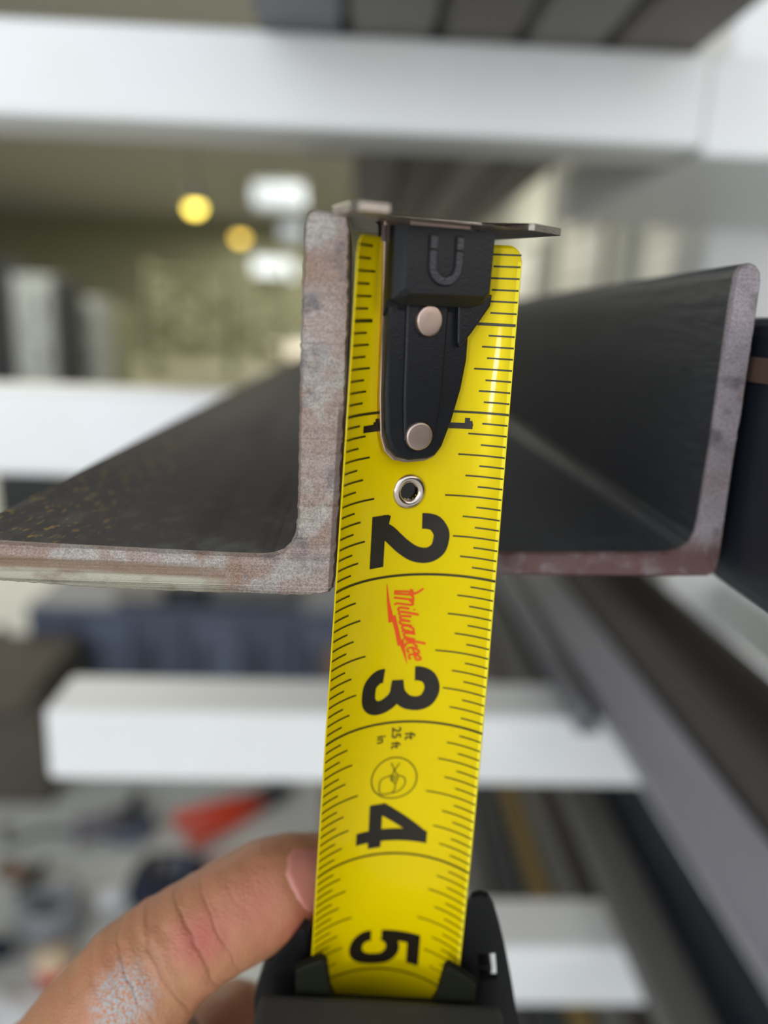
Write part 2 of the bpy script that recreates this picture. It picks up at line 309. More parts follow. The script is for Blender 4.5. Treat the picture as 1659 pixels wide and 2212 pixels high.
def long_bar(name, x0, x1, y0, y1, z0, z1, m, label, group=None, kind='tube', bev=.003, endm=None):
    """square tube (open end with wall thickness), flat bar or angle running along the rack"""
    bm = bmesh.new()
    if kind == 'flat':
        bbox(bm, x0, x1, y0, y1, z0, z1, bev)
    else:
        wt = .0035
        if kind == 'tube': o_ = [(x0, z0), (x1, z0), (x1, z1), (x0, z1)]; i_ = [(x0+wt, z0+wt), (x1-wt, z0+wt), (x1-wt, z1-wt), (x0+wt, z1-wt)]
        if kind == 'tube':
            R = []
            for yy, ol in ((y0, i_), (y0, o_), (y1, o_), (y1, i_)): R.append([bm.verts.new((x, yy, z)) for x, z in ol])
            for a in range(4):
                A, B = R[a], R[(a+1) % 4]
                for k in range(4): bm.faces.new([A[k], A[(k+1) % 4], B[(k+1) % 4], B[k]])
            bmesh.ops.bevel(bm, geom=[e for e in bm.edges if abs(e.verts[0].co.y-e.verts[1].co.y) > .1 and any(abs(v.co.x-x) < 1e-5 for v in e.verts for x in (x0, x1))], offset=bev, segments=2, affect='EDGES')
        else:
            ol = [(x0, z0), (x1, z0), (x1, z0+wt*1.4), (x0+wt*1.4, z0+wt*1.4), (x0+wt*1.4, z1), (x0, z1)]
            if kind == 'angle_r': ol = [(x0+x1-x, z) for x, z in ol]
            A = [bm.verts.new((x, y0, z)) for x, z in ol]; B = [bm.verts.new((x, y1, z)) for x, z in ol]
            bm.faces.new(A); bm.faces.new(B[::-1])
            for k in range(6): bm.faces.new([A[k], A[(k+1) % 6], B[(k+1) % 6], B[k]])
    o = fromb(name, bm, MT[m]); tag(o, label, 'steel bar', group); return o
# bars lying on the top beam, seen from below
xs = [atY(p, 92, YR)[0] for p in (553, 748, 942, 1125, 1312, 1528)]
labs = ['pale grey square tube on the top beam, leftmost of the overhead row', 'dark square tube overhead, just right of the pale grey one', 'dark square tube in the middle of the overhead row', 'dark square tube overhead, second from the right post', 'dark square tube overhead, nearest the right post']
for k in range(5):
    long_bar('square_tube', xs[k]+.0012, xs[k+1]-.0012, .37, .75 if k == 0 else 1.28, zt[0]+.0003, zt[0]+.048, 'steel_light' if k == 0 else ('overhead' if k % 2 else 'overhead2'), labs[k])

# ------------------------------------------------------------------ the two measured angle irons
def resample(pts, step):
    out = []
    for i in range(len(pts)):
        a, b = np.array(pts[i], float), np.array(pts[(i+1) % len(pts)], float); L = np.linalg.norm(b-a); k = max(1, int(round(L/step)))
        for j in range(k): out.append(tuple(a+(b-a)*j/k))
    return out
def angle_iron(px_outline, Y0, Y1, seed, label, cutkey, fmat, bodymat='mill', step=6, jit=1.0, name='angle_iron', cutfn=None):
    ol = resample(px_outline, step); random.seed(seed)
    P = [atY(x, y, Y0) for x, y in ol]; n = len(P)
    cen = sum(P)/n
    t = empty(name, (cen[0], Y0, min(p[2] for p in P)), label, 'angle iron')
    # body
    bm = bmesh.new(); A = [bm.verts.new((p[0], Y0+.0012, p[2])) for p in P]; B = [bm.verts.new((p[0], Y1, p[2])) for p in P]
    tess = tessellate_polygon([[Vector((p[0], p[2], 0)) for p in P]])
    for tr in tess: bm.faces.new([A[i] for i in tr]); bm.faces.new([B[i] for i in tr[::-1]])
    for k in range(n): bm.faces.new([A[k], A[(k+1) % n], B[(k+1) % n], B[k]])
    body = fromb('body', bm, MT[bodymat], t)
    # cut end: jagged rim, inset face slightly proud
    bm = bmesh.new(); rings = []
    for yy, ins, j in ((Y0+.00118, 0, 0), (Y0+.0005, 0, .00010*jit), (Y0, .00035, .00012*jit)):
        R = []
        for k, p in enumerate(P):
            a, b = P[k-1], P[(k+1) % n]; tx, tz = b[0]-a[0], b[2]-a[2]; L = math.hypot(tx, tz) or 1; nx, nz = tz/L, -tx/L
            sgn = 1
            d = (noise.noise(Vector((p[0]*900, p[2]*900, seed)))+.6*noise.noise(Vector((p[0]*2600, p[2]*2600, seed+5))))*j*2
            R.append(bm.verts.new((p[0]+nx*(d-ins)*SG, yy+d*.5, p[2]+nz*(d-ins)*SG)))
        rings.append(R)
    for q in range(2):
        for k in range(n): bm.faces.new([rings[q][k], rings[q][(k+1) % n], rings[q+1][(k+1) % n], rings[q+1][k]])
    for tr in tess: bm.faces.new([rings[2][i] for i in tr])
    ce_ = fromb('cut_end', bm, MT[cutkey], t); ce_['label'] = fmat
    return t, body
SG = -1
left_ol = [(-105, 1163), (0, 1172), (100, 1178), (200, 1183), (300, 1188), (400, 1193), (500, 1198), (565, 1200), (590, 1198), (612, 1190), (628, 1175), (638, 1152), (642, 1125), (645, 1000), (647, 850), (650, 720), (654, 600), (659, 490), (662, 468), (670, 456), (684, 452), (712, 455), (735, 457), (748, 463), (755, 478), (757, 495),
           (756, 640), (751, 760), (747, 880), (742, 990), (736, 1090), (729, 1190), (724, 1250), (720, 1270), (712, 1280), (696, 1286), (640, 1287), (560, 1284), (450, 1281), (300, 1276), (150, 1268), (0, 1256), (-105, 1249)]
YA = .104
ang_l, body_l = angle_iron(left_ol, YA, 2.6, 3, 'torch-cut angle iron at left with the tape hook on its upright leg', 'cut', 'rough brown and grey flame-cut end face')
# ochre rust specks on the flange near its left edge: thin scale patches
rt_ol = [(868, 1196), (1075, 1195), (1250, 1195), (1400, 1195), (1445, 1193), (1470, 1187), (1490, 1174), (1502, 1155), (1510, 1125), (1522, 1050), (1537, 960), (1552, 850), (1566, 750), (1580, 650), (1589, 600), (1594, 582), (1604, 571), (1620, 567), (1636, 573), (1645, 588), (1646, 606),
         (1640, 650), (1624, 760), (1606, 880), (1586, 1000), (1570, 1110), (1557, 1200), (1552, 1225), (1543, 1240), (1528, 1246), (1400, 1246), (1250, 1245), (1075, 1243), (868, 1241)]
YB2 = .1245
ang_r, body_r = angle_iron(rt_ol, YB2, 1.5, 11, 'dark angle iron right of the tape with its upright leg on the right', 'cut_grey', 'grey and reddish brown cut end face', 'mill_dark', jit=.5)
# rust and scale of the bars, plus a painted reflection (object space = world here)
zc = atY(1400, 1190, YB2)[2]
cut_r = MT['cut_grey']; stain(cut_r, 2, zc-.0005-1.25+1.25, zc+.0035, (92, 58, 54), 300, .2, .5, .85)
xl = atY(0, 1172, YA)[0]
ml = MT['mill']; stain(ml, 0, xl+.004, xl+.016, (150, 122, 60), 800, .58, .66, .75, (1, .4, 1)); stain(ml, 0, xl+.022, xl+.005, (40, 30, 34), 60, .5, .62, .8, (1, .1, 1), 2.2)
stain(ml, 1, YA+.0, YA+.05, (92, 92, 86), 260, .5, .66, .6, (1, .5, 1), 4.0)
md_ = MT['mill_dark']; stain(md_, 1, YB2, YB2+.05, (70, 72, 78), 200, .45, .65, .6, (1, 1, 5), 1.0)  # paler patches near the cut end: a reflection painted into the steel colour
cl = MT['cut']
def edge_axis(pa, pb, Y):
    '''unit vector across the edge pa-pb (pixels) in the end plane, pointing into the steel, and its offset'''
    A, B = atY(*pa, Y), atY(*pb, Y); d = (B-A); d /= np.linalg.norm(d); nn = np.array([-d[2], 0, d[0]])
    return nn, A
nn, A = edge_axis((745, 900), (724, 1250), YA); nn = nn if nn[0] < 0 else -nn; o_ = float(A.dot(nn))
stain(cl, nn, o_+.00085, o_+.00105, (84, 66, 58), 500, .1, .4, .85, (1, 1, .4), 1.3, (2, float(atY(745, 900, YA)[2]), float(atY(745, 860, YA)[2])))
nb, A = edge_axis((0, 1256), (450, 1281), YA); nb = nb if nb[2] > 0 else -nb; o_ = float(A.dot(nb))
xlim = (0, float(atY(430, 1240, YA)[0]), float(atY(520, 1240, YA)[0]))
stain(cl, nb, o_+.0036, o_+.0042, (112, 88, 66), 300, .1, .35, .8, (.5, 1, 1), 2.9, xlim)
stain(cl, nb, o_+.0019, o_+.0026, (162, 160, 142), 380, .25, .5, .85, (.6, 1, 1), 7.7, xlim)
# the neighbour running past the camera
b0 = atH(1549, 1249, zt[1]-1.25); bt = atY(1630, 686, .12)
zb_ = zt[1]+.0005
x3 = atY(1556, 1246, YB2)[0]+.0012
t3 = empty('rectangular_tube', (x3+.025, 0, zb_), 'dark blue black rectangular tube at the right edge beyond the angle iron', 'steel bar')
ztop3 = 1.25+.0036
bm = bmesh.new(); bbox(bm, x3, x3+.05, -.03, 1.5, zb_, ztop3, .003, 3); fromb('body', bm, MT['mill_blue'], t3)
box('rust_band', x3-.0004, x3+.0005, -.03, 1.5, ztop3-.0105, ztop3-.0065, MT['rust'], t3)['label'] = 'brown rust band along its side'

# lower bars: on the third beam
z2 = zt[2]; h2 = z2-1.25
def xat(ratio, h): # X of a line running to the vanishing point with image slope ratio, on the plane h below the eye
    return atH(775+ratio*840, 1540, h)[0]
hL = h2+.012
long_bar('flat_bar', xat(.638, hL), xat(.80, hL), -.12, 1.3, z2+.0003, z2+.012, 'steel_wide', 'light grey wide flat bar crossing the lower beam at right', kind='flat')
long_bar('flat_bar', xat(.805, hL)+.0008, xat(.93, hL), -.1, 1.2, z2+.0003, z2+.016, 'steel_brown', 'brown black flat bar on the lower beam, right of the light grey one', kind='flat')
long_bar('angle_bar', xat(.94, hL)+.001, xat(1.08, hL), -.1, 1.2, z2+.0003, z2+.03, 'steel_brown', 'brown black angle bar lying nearest the right upright', kind='angle_r')
long_bar('angle_bar', xat(.56, hL), xat(.618, hL), .43, 1.4, z2+.0003, z2+.02, 'steel_light', 'slim pale angle bar left of the light grey flat bar', kind='angle')
# on the lowest beam
z3 = zt[3]; h3 = z3-1.25
long_bar('flat_bar', xat(.44, h3+.02), xat(.52, h3+.02), -.05, 1.3, z3+.0003, z3+.02, 'steel_mid', 'grey green flat bar over the lowest beam behind the tape case', kind='flat')
long_bar('square_tube', xat(.52, h3+.02)+.002, xat(.60, h3+.03), -.05, 1.3, z3+.0003, z3+.04, 'mill_blue', 'black square tube over the lowest beam, right of the grey green bar')
box('side_rail', xat(.61, h3+.03)+.003, xat(.61, h3+.03)+.05, .08, YR-.001, zt[3]-TB, zt[3], MT['white'], rack, .003)
# floor-level stock on two sleepers, seen between beams
zs = .62; hs = zs-1.25
for i, y in enumerate((.3, 1.5)): tag(box('timber_sleeper', -.05, .55, y, y+.08, .001, zs-.06, MT['wood'], bev=.004), ['timber sleeper under the near ends of the low steel', 'timber sleeper under the far ends of the low steel'][i], 'timber')
cols = ['steel_mid', 'mill_dark', 'ochre', 'steel_mid', 'steel_brown', 'mill_dark', 'steel_mid', 'mill_blue', 'steel_brown', 'steel_mid']
rr = [.20, .245, .30, .345, .385, .42, .455, .49, .525, .56, .60]
names = ['grey', 'near black', 'ochre yellow stained', 'second grey', 'brown black', 'blackish', 'green grey', 'blue black', 'dark brown', 'outer grey']
for i in range(10):
    long_bar('flat_bar', xat(rr[i], hs), xat(rr[i+1], hs)-.003, .2, 1.75 if i < 6 else .66, zs-.0595, zs+(.008 if i % 2 else -.004), cols[i], names[i]+' bar lying low under the rack beams, '+('left' if i < 3 else 'middle' if i < 7 else 'right')+' of the low stock', kind='flat')

# ------------------------------------------------------------------ floor cabinets and clutter (blurred, lower left)
cab = empty('drawer_cabinet', (-.5, 2.35, 0), 'long low dark blue cabinet behind the lower white beam', 'cabinet')
cx0, cx1 = atY(62, 1400, 2.1)[0], atY(760, 1400, 2.1)[0]; cz = atY(400, 1318, 2.1)[2]
box('body', cx0, cx1, 2.1, 2.6, .001, cz, MT['navy2'], cab, .008)
for k in range(6):
    x = cx0+k*(cx1-cx0)/6
    d = box('door', x+.012, x+(cx1-cx0)/6-.012, 2.085, 2.099, .05, cz-.03, MT['navy' if k % 2 else 'navy2'], cab, .004)
    box('handle', x+.03, x+.045, 2.07, 2.084, cz-.2, cz-.1, MT['dark'], d)
for i, (a, b, m, l) in enumerate([(270, 370, 'tan', 'tan parts box on the blue cabinet, left of the bar end'), (470, 640, 'steel_mid', 'wide grey tray on top of the blue cabinet'), (380, 455, 'dark', 'small dark box on the cabinet between tan box and tray')]):
    xa, xb = atY(a, 1300, 2.25)[0], atY(b, 1300, 2.25)[0]
    t = empty('parts_box', ((xa+xb)/2, 2.25, cz), l, 'box'); box('body', xa, xb, 2.15, 2.4, cz+.0005, cz+.05, MT[m], t, .005); box('lid', xa-.004, xb+.004, 2.145, 2.405, cz+.0505, cz+.06, MT[m], t, .003)
bx = empty('cardboard_box', (-1.35, 1.95, 0), 'brown cardboard box at the left edge beside the blue cabinet', 'box')
xe = atY(98, 1560, 1.78)[0]
box('carton', xe-.6, xe, 1.78, 2.06, .001, .36, MT['brown'], bx, .004); box('flap', xe-.6, xe, 1.63, 1.779, .352, .357, MT['brown'], bx); box('tape_strip', xe-.32, xe-.26, 1.7785, 1.7799, .02, .35, MT['tan'], bx)
rb = empty('red_canister', atY(8, 1420, 2.4)*np.array([1, 1, 0]), 'red round canister behind the brown box at left edge', 'canister')
p = atY(6, 1405, 2.4); bm = bmesh.new(); btube(bm, [(p[0], 2.4, .001), (p[0], 2.4, p[2]-.03), (p[0], 2.4, p[2]+.03), (p[0], 2.4, p[2]+.05)], [.07, .07, .062, .03], 24); fromb('tank', bm, MT['redp'], rb, True)
tube('cap', [(p[0], 2.4, p[2]+.05), (p[0], 2.4, p[2]+.08)], .02, MT['dark'], rb)
def fl(px, py, z=0.0): return atH(px, py, z-1.25)
def onfloor(name, label, cat, px, py): return empty(name, fl(px, py), label, cat)
# red bolt cutter
t = onfloor('bolt_cutter', 'red-orange handled bolt cutter lying on the floor below the lower beam', 'tool', 490, 1775)
a, b = fl(395, 1812), fl(600, 1728); d_ = (b-a)/np.linalg.norm(b-a); s_ = np.array([-d_[1], d_[0], 0])
for s in (-1, 1): tube('handle', [a+s_*s*.045+[0, 0, .022], a*.5+b*.5+s_*s*.028+[0, 0, .022], b-d_*.05+s_*s*.012+[0, 0, .022]], [.021, .019, .016], MT['orange'], t)
tube('jaw', [b-d_*.05+[0, 0, .022], b+[0, 0, .022], b+d_*.05+[0, 0, .022]], [.03, .03, .006], MT['dark'], t)
rg = fl(520, 1872); bm = bmesh.new(); bmesh.ops.create_grid(bm, x_segments=14, y_segments=10, size=.5)
for v in bm.verts:
    v.co = Vector((rg[0]+v.co.x*.30+v.co.y*.04, rg[1]+v.co.y*.07+v.co.x*.09, .006+.012*(1+noise.noise(v.co*5))))
r_ = bmesh.ops.solidify(bm, geom=bm.faces[:], thickness=.004); tag(fromb('rag', bm, MT['pink'], None, True), 'pale pink rag on the floor beside the red bolt cutter', 'rag')
# grinder
t = onfloor('angle_grinder', 'dark grey angle grinder on the floor left of the bolt cutter', 'tool', 220, 1810)
a, b = fl(165, 1822), fl(275, 1800)
tube('body', [a+[0, 0, .035], a*.5+b*.5+[0, 0, .036], b+[0, 0, .038]], [.03, .027, .034], MT['grey'], t); tube('disc_guard', [b+[.01, 0, .012], b+[.01, 0, .03]], [.06, .055], MT['navy'], t, 24); tube('side_handle', [b+[0, 0, .03], b+[.0, .10, .04]], [.014, .017], MT['dark'], t)
tube('hand_cord', [a+[0, 0, .03], a+[-.09, .03, .01], a+[-.16, -.02, .01], a+[-.2, .06, .01]], .006, MT['dark'], t, 8)
# tool bag
t = onfloor('tool_bag', 'navy canvas tool bag on the floor left of the thumb', 'bag', 330, 1960)
p = fl(356, 1982)
bm = bmesh.new(); bbox(bm, p[0]-.085, p[0]+.085, p[1], p[1]+.12, .001, .07, .025, 4)
for v in bm.verts: v.co += Vector((noise.noise(v.co*9), noise.noise(v.co*9+Vector((3, 3, 3))), 0))*.012
fromb('body', bm, MT['navyc'], t, True)
tube('handle', [(p[0]-.06, p[1]+.07, .066), (p[0]-.05, p[1]+.07, .095), (p[0], p[1]+.07, .10), (p[0]+.05, p[1]+.07, .095), (p[0]+.06, p[1]+.07, .066)], .009, MT['navyc'], t)
for k in range(3):
    q = [p[0]-.03+k*.03, p[1]+.03, .05]; o = empty('screwdriver', q, ['screwdriver with brown handle, left in the navy tool bag', 'screwdriver with grey handle, middle in the navy tool bag', 'screwdriver with navy handle, right in the navy tool bag'][k], 'screwdriver'); m = ['brown', 'grey', 'navy'][k]
    tube('handle', [(q[0], q[1], .085), (q[0]+.006, q[1]-.005, .105), (q[0]+.01, q[1]-.01, .13)], [.008, .012, .01], MT[m], o); tube('shank', [(q[0]-.003, q[1]+.004, .072), (q[0], q[1], .088)], .003, MT['nickel'], o, 8)
# hammer, hose coil, cloth, cream box, offcut
t = onfloor('claw_hammer', 'brown handled claw hammer on the floor at the left edge', 'hammer', 50, 1930)
a, b = fl(5, 1890), fl(80, 1915); tube('handle', [a+[0, 0, .02], b+[0, 0, .02]], [.02, .014], MT['wood'], t); tube('head', [b+[-.01, -.05, .025], b+[-.005, 0, .025], b+[0, .05, .02]], [.018, .013, .006], MT['dark'], t)
t = onfloor('air_hose', 'loose coil of grey air hose on the floor at lower left', 'hose', 130, 1990)
c = fl(112, 2016); pts = [(c[0]+(.056+.012*math.sin(k*.9))*math.cos(k*.35), c[1]+(.05)*math.sin(k*.35), .014+.0012*k) for k in range(60)]
tube('coil', pts, .011, MT['hose'], t, 10); tube('fitting', [pts[-1], (pts[-1][0]+.04, pts[-1][1]+.02, .08)], [.014, .01], MT['chrome'], t, 10)
t = onfloor('cream_tub', 'small orange tub with cream lid on the floor near the hose coil', 'tub', 100, 2090)
p = fl(120, 2112); tube('tub', [(p[0], p[1], .001), (p[0], p[1], .04)], [.03, .035], MT['orange'], t, 24); tube('lid', [(p[0], p[1], .0405), (p[0], p[1], .05)], .036, MT['orwood'], t, 24)
p = fl(20, 2275); bm = bmesh.new(); bmesh.ops.create_grid(bm, x_segments=20, y_segments=16, size=.5)
for v in bm.verts: v.co = Vector((p[0]+v.co.x*.26, p[1]+v.co.y*.2, .004+.03*(.6+noise.noise(v.co*6))))
bmesh.ops.solidify(bm, geom=bm.faces[:], thickness=.003); tag(fromb('cloth', bm, MT['cloth'], None, True), 'crumpled white cloth on the floor at the bottom left corner', 'cloth')
t = onfloor('battery_drill', 'dark blue battery drill on the floor at the left edge below the hammer', 'drill', 50, 2080)
p = fl(-75, 2110); tube('body', [(p[0]-.06, p[1], .05), (p[0]+.04, p[1]+.01, .05), (p[0]+.09, p[1]+.015, .05)], [.032, .03, .014], MT['navyc'], t); tube('grip', [(p[0]-.03, p[1], .05), (p[0]-.05, p[1]-.08, .04)], .018, MT['dark'], t); box('battery', p[0]-.1, p[0]-.01, p[1]-.13, p[1]-.08, .002, .06, MT['dark'], t, .006)
t = onfloor('white_bottle', 'white squeeze bottle lying by the thumb knuckle', 'bottle', 250, 1985)
p = fl(236, 1968); tube('bottle', [(p[0]-.025, p[1]-.01, .025), (p[0]+.02, p[1]+.02, .025), (p[0]+.035, p[1]+.028, .025)], [.024, .024, .01], MT['cloth'], t); tube('nozzle', [(p[0]+.035, p[1]+.028, .025), (p[0]+.06, p[1]+.04, .025)], [.009, .003], MT['redp'], t)
# grey crate seen under the left flange
t = empty('steel_bin', fl(60, 1110), 'dark bin on the floor far left under the middle beam', 'bin'); p = fl(80, 1120)
box('bin', p[0]-.25, p[0]+.13, p[1], p[1]+.4, .001, .34, MT['dark'], t, .02); box('rim', p[0]-.27, p[0]+.15, p[1]-.02, p[1]+.42, .3405, .37, MT['pale'], t, .01)

# ------------------------------------------------------------------ TAPE MEASURE
PB = [0.1118, -0.0449, -0.00015, 0.86372, 0.96538, -0.00039, 4.78055, 0.25552, 0.0022, 0.26936, -0.10481, -0.00672, 0.81063, -0.01179, -0.00071, 0.00229, 0.55816]
HW = PB[16]
def frame_c(s):
    p = PB; t = s-2.5
    Cc = np.array([p[0]+p[1]*t+p[2]*t*t, p[3]+p[4]*t+p[5]*t*t+p[14]*t**3, p[6]+p[7]*t+p[8]*t*t+p[15]*t**3])
    D = np.array([p[1]+2*p[2]*t, p[4]+2*p[5]*t+3*p[14]*t*t, p[7]+2*p[8]*t+3*p[15]*t*t]); D /= np.linalg.norm(D)
    yaw = p[9]+p[10]*t+p[11]*t*t; a = np.array([math.cos(yaw), 0, math.sin(yaw)]); a = a-D*a.dot(D); a /= np.linalg.norm(a)
    return Cc, a, D, -np.cross(a, D), p[12]+p[13]*t
_fc = {}
def blade(s, u, off=0.0):
    """world point on the hollow face; s inches along, u inches across (arc length), off inches toward the viewer"""
    k = round(s, 5)
    if k not in _fc: _fc[k] = frame_c(s)
    Cc, a, D, n, th = _fc[k]; R = HW/th; g = u/R
    return c2w((Cc+a*(R-off)*math.sin(g)+n*(R-(R-off)*math.cos(g)))*IN)
O0 = [np.array(v) for v in frame_c(.3)[:4]]
def HK(u, n, s):              # rigid frame of the hook: u across, n toward the viewer, s along the blade (inches)
    return c2w((O0[0]+O0[1]*u+O0[3]*n+O0[2]*(s-.3))*IN)
O5 = [np.array(v) for v in frame_c(4.9)[:4]]
def CS(u, n, s):
    return c2w((O5[0]+O5[1]*u+O5[3]*n+O5[2]*(s-4.9))*IN)
tape = empty('tape_measure', CS(0, 0, 6.5), 'yellow tape measure hooked on the left angle iron, pulled to five inches', 'tape measure')
# blade
NU = 72; S0, S1, DS = .075, 5.35, .0185
cr = .085
def s_start(u):
    e = HW-abs(u)
    return S0+(cr-math.sqrt(max(0, cr*cr-(cr-e)**2)) if e < cr else 0)
us = [(-HW+2*HW*i/NU) for i in range(NU+1)]; NS = int((S1-S0)/DS)
EU, ES, ER = -.013, 1.477, .052
verts, grid = [], {}
for j in range(NS+1):
    for i, u in enumerate(us):
        s = S0+j*(S1-S0)/NS; s = max(s, s_start(u)) if s < S0+cr else s
        grid[j, i] = len(verts); verts.append(blade(s, u))
faces = []
for j in range(NS):
    for i in range(NU):
        sm = S0+(j+.5)*(S1-S0)/NS; um = (us[i]+us[i+1])/2
        if (sm-ES)**2+(um-EU)**2 < (ER+.005)**2: continue
        q = [grid[j, i], grid[j, i+1], grid[j+1, i+1], grid[j+1, i]]
        if np.linalg.norm(verts[q[0]]-verts[q[3]]) < 1e-7 and np.linalg.norm(verts[q[1]]-verts[q[2]]) < 1e-7: continue
        faces.append(q)
bl = mesh_obj('blade', verts, faces, MT['yellow'], tape, True)
md = bl.modifiers.new('s', 'SOLIDIFY'); md.thickness = .00016; md.offset = 0
bpy.context.view_layer.update()
OFF = .0062
def strip_mesh(rows, m, name, parent, off=OFF):
    """rows: list of strips; a strip is a list of (s0,u0,s1,u1) cross pairs"""
    V, Fc = [], []
    for st in rows:
        b0_ = len(V)
        for (sa, ua, sb, ub) in st: V.append(blade(sa, ua, off)); V.append(blade(sb, ub, off))
        for k in range(len(st)-1): Fc.append((b0_+2*k, b0_+2*k+1, b0_+2*k+3, b0_+2*k+2))
    o = mesh_obj(name, V, Fc, m, parent); return o
def line_u(s, u0, u1, th):
    k = max(2, int(abs(u1-u0)/.02)+1); return [(s-th/2, u0+(u1-u0)*i/k, s+th/2, u0+(u1-u0)*i/k) for i in range(k+1)]
def stroke(pts, th, sm=True):
    """stroke of given thickness along (s,u) points"""
    P = [np.array(q[:2], float) for q in pts]; T = [q[2] if len(q) > 2 else th for q in pts]
    if sm and len(P) > 2:
        Q, TT = [], []
        for i in range(len(P)-1):
            p0 = P[max(i-1, 0)]; p1 = P[i]; p2 = P[i+1]; p3 = P[min(i+2, len(P)-1)]
            L = np.linalg.norm(p2-p1); k = max(2, int(L/.012))
            for j in range(k):
                t = j/k; Q.append(.5*((2*p1)+(-p0+p2)*t+(2*p0-5*p1+4*p2-p3)*t*t+(-p0+3*p1-3*p2+p3)*t**3)); TT.append(T[i]+(T[i+1]-T[i])*t)
        Q.append(P[-1]); TT.append(T[-1])
    else:
        Q, TT = [], []
        for i in range(len(P)-1):
            L = np.linalg.norm(P[i+1]-P[i]); k = max(1, int(L/.02))
            for j in range(k): Q.append(P[i]+(P[i+1]-P[i])*j/k); TT.append(T[i]+(T[i+1]-T[i])*j/k)
        Q.append(P[-1]); TT.append(T[-1])
    out = []
    for i in range(len(Q)):
        d = Q[min(i+1, len(Q)-1)]-Q[max(i-1, 0)]; d = d/(np.linalg.norm(d) or 1); nn = np.array([-d[1], d[0]])*TT[i]/2
        out.append((*(Q[i]+nn), *(Q[i]-nn)))
    return out
# graduation lines
rows = []
for k in range(2, int(5.12*16)):
    s = k/16
    if k % 16 == 0:
        if k == 16:
            rows += [line_u(s, -HW, -.2, .015), line_u(s, .19, HW, .013)]
        else: rows.append(line_u(s, -HW, HW, .0155))
        continue
    if s < 1:
        iL, iR = (.40, .405) if k % 2 else ((.375, .372) if k % 4 else ((.352, .335)))
        if k == 2: iL, iR = .388, .39
    else:
        iL, iR = (.414, .405) if k % 2 else ((.356, .327) if k % 4 else ((.31, .276) if k % 8 else (.255, .213)))
    th = .0095 if k != 8 else .016
    rows += [line_u(s, -HW+.006, -iL, th*1.15), line_u(s, iR, HW-.004, th)]
gl = strip_mesh(rows, MT['inkline'], 'graduation_lines', bl); gl['kind'] = 'stuff'
# clear margins
o = strip_mesh([[(s, HW-.022, s, HW-.001) for s in np.arange(.16, 5.1, .06)]], MT['yedge'], 'clear_margin', bl, .004); o['label'] = 'paler clear margin of the blade'
# numerals
def glyph(parts, s0, name='numeral', m='ink', k=1.0):
    rows = []
    for kind, pts, th in parts:
        pts = [(s0+p[0]*k, p[1]*k)+tuple(p[2:]) for p in pts]
        rows.append(stroke(pts, th*k, kind == 's'))
    return strip_mesh(rows, MT[m], name, bl)
N2 = [('s', [(.052, .082), (.053, .115), (.068, .165), (.12, .203), (.17, .205), (.225, .19), (.262, .145), (.268, .09), (.25, .03), (.205, -.035), (.16, -.085), (.115, -.135), (.085, -.19)], .098), ('l', [(0, -.21), (.322, -.21)], .1), ('l', [(.0, -.165), (.03, -.165)], .05), ('l', [(0.002, -.15), (.1, -.17)], .05)]
N3 = [('s', [(.05, .092), (.052, .13), (.075, .18), (.13, .206), (.185, .2), (.235, .17), (.258, .12), (.25, .055), (.215, .01), (.17, -.016), (.09, -.018)], (.08)),
      ('s', [(.09, -.018), (.18, -.026), (.235, -.06), (.268, -.12), (.262, -.175), (.22, -.21), (.16, -.216), (.1, -.205), (.06, -.165), (.05, -.135), (.051, -.112)], .098)]
N3[1][1][0] += (.075,); N3[1][1][1] += (.085,); N3[0][1][-1] += (.075,)
N3[0] = ('s', [q if len(q) > 2 else q+(.098,) for q in N3[0][1]], .098)
N4 = [('l', [(.247, -.25), (.247, .238)], .095), ('l', [(.0, -.118), (.342, -.118)], .09), ('l', [(.028, -.09), (.235, .2)], .085), ('l', [(.2, .195), (.29, .195)], .085)]
N5 = [('l', [(.048, -.03), (.048, .245)], .09), ('l', [(.01, .2), (.268, .2)], .09), ('s', [(.05, -.012), (.09, .035), (.15, .052), (.215, .03), (.255, -.02), (.262, -.09), (.245, -.16), (.2, -.203), (.145, -.213), (.09, -.195), (.055, -.15), (.05, -.105)], .095)]
glyph(N2, 1.61); glyph(N3, 2.612); glyph(N4, 3.602); glyph(N5, 4.645)
glyph([('l', [(.052, -.378), (.052, -.2)], .04), ('l', [(0, -.262), (.05, -.262)], .032), ('l', [(.018, -.278), (.05, -.278)], .03)], 1.034)
glyph([('l', [(.048, .17), (.048, .350)], .034), ('l', [(0.0, .318), (.045, .318)], .030), ('l', [(.018, .335), (.048, .343)], .022)], 1.034)
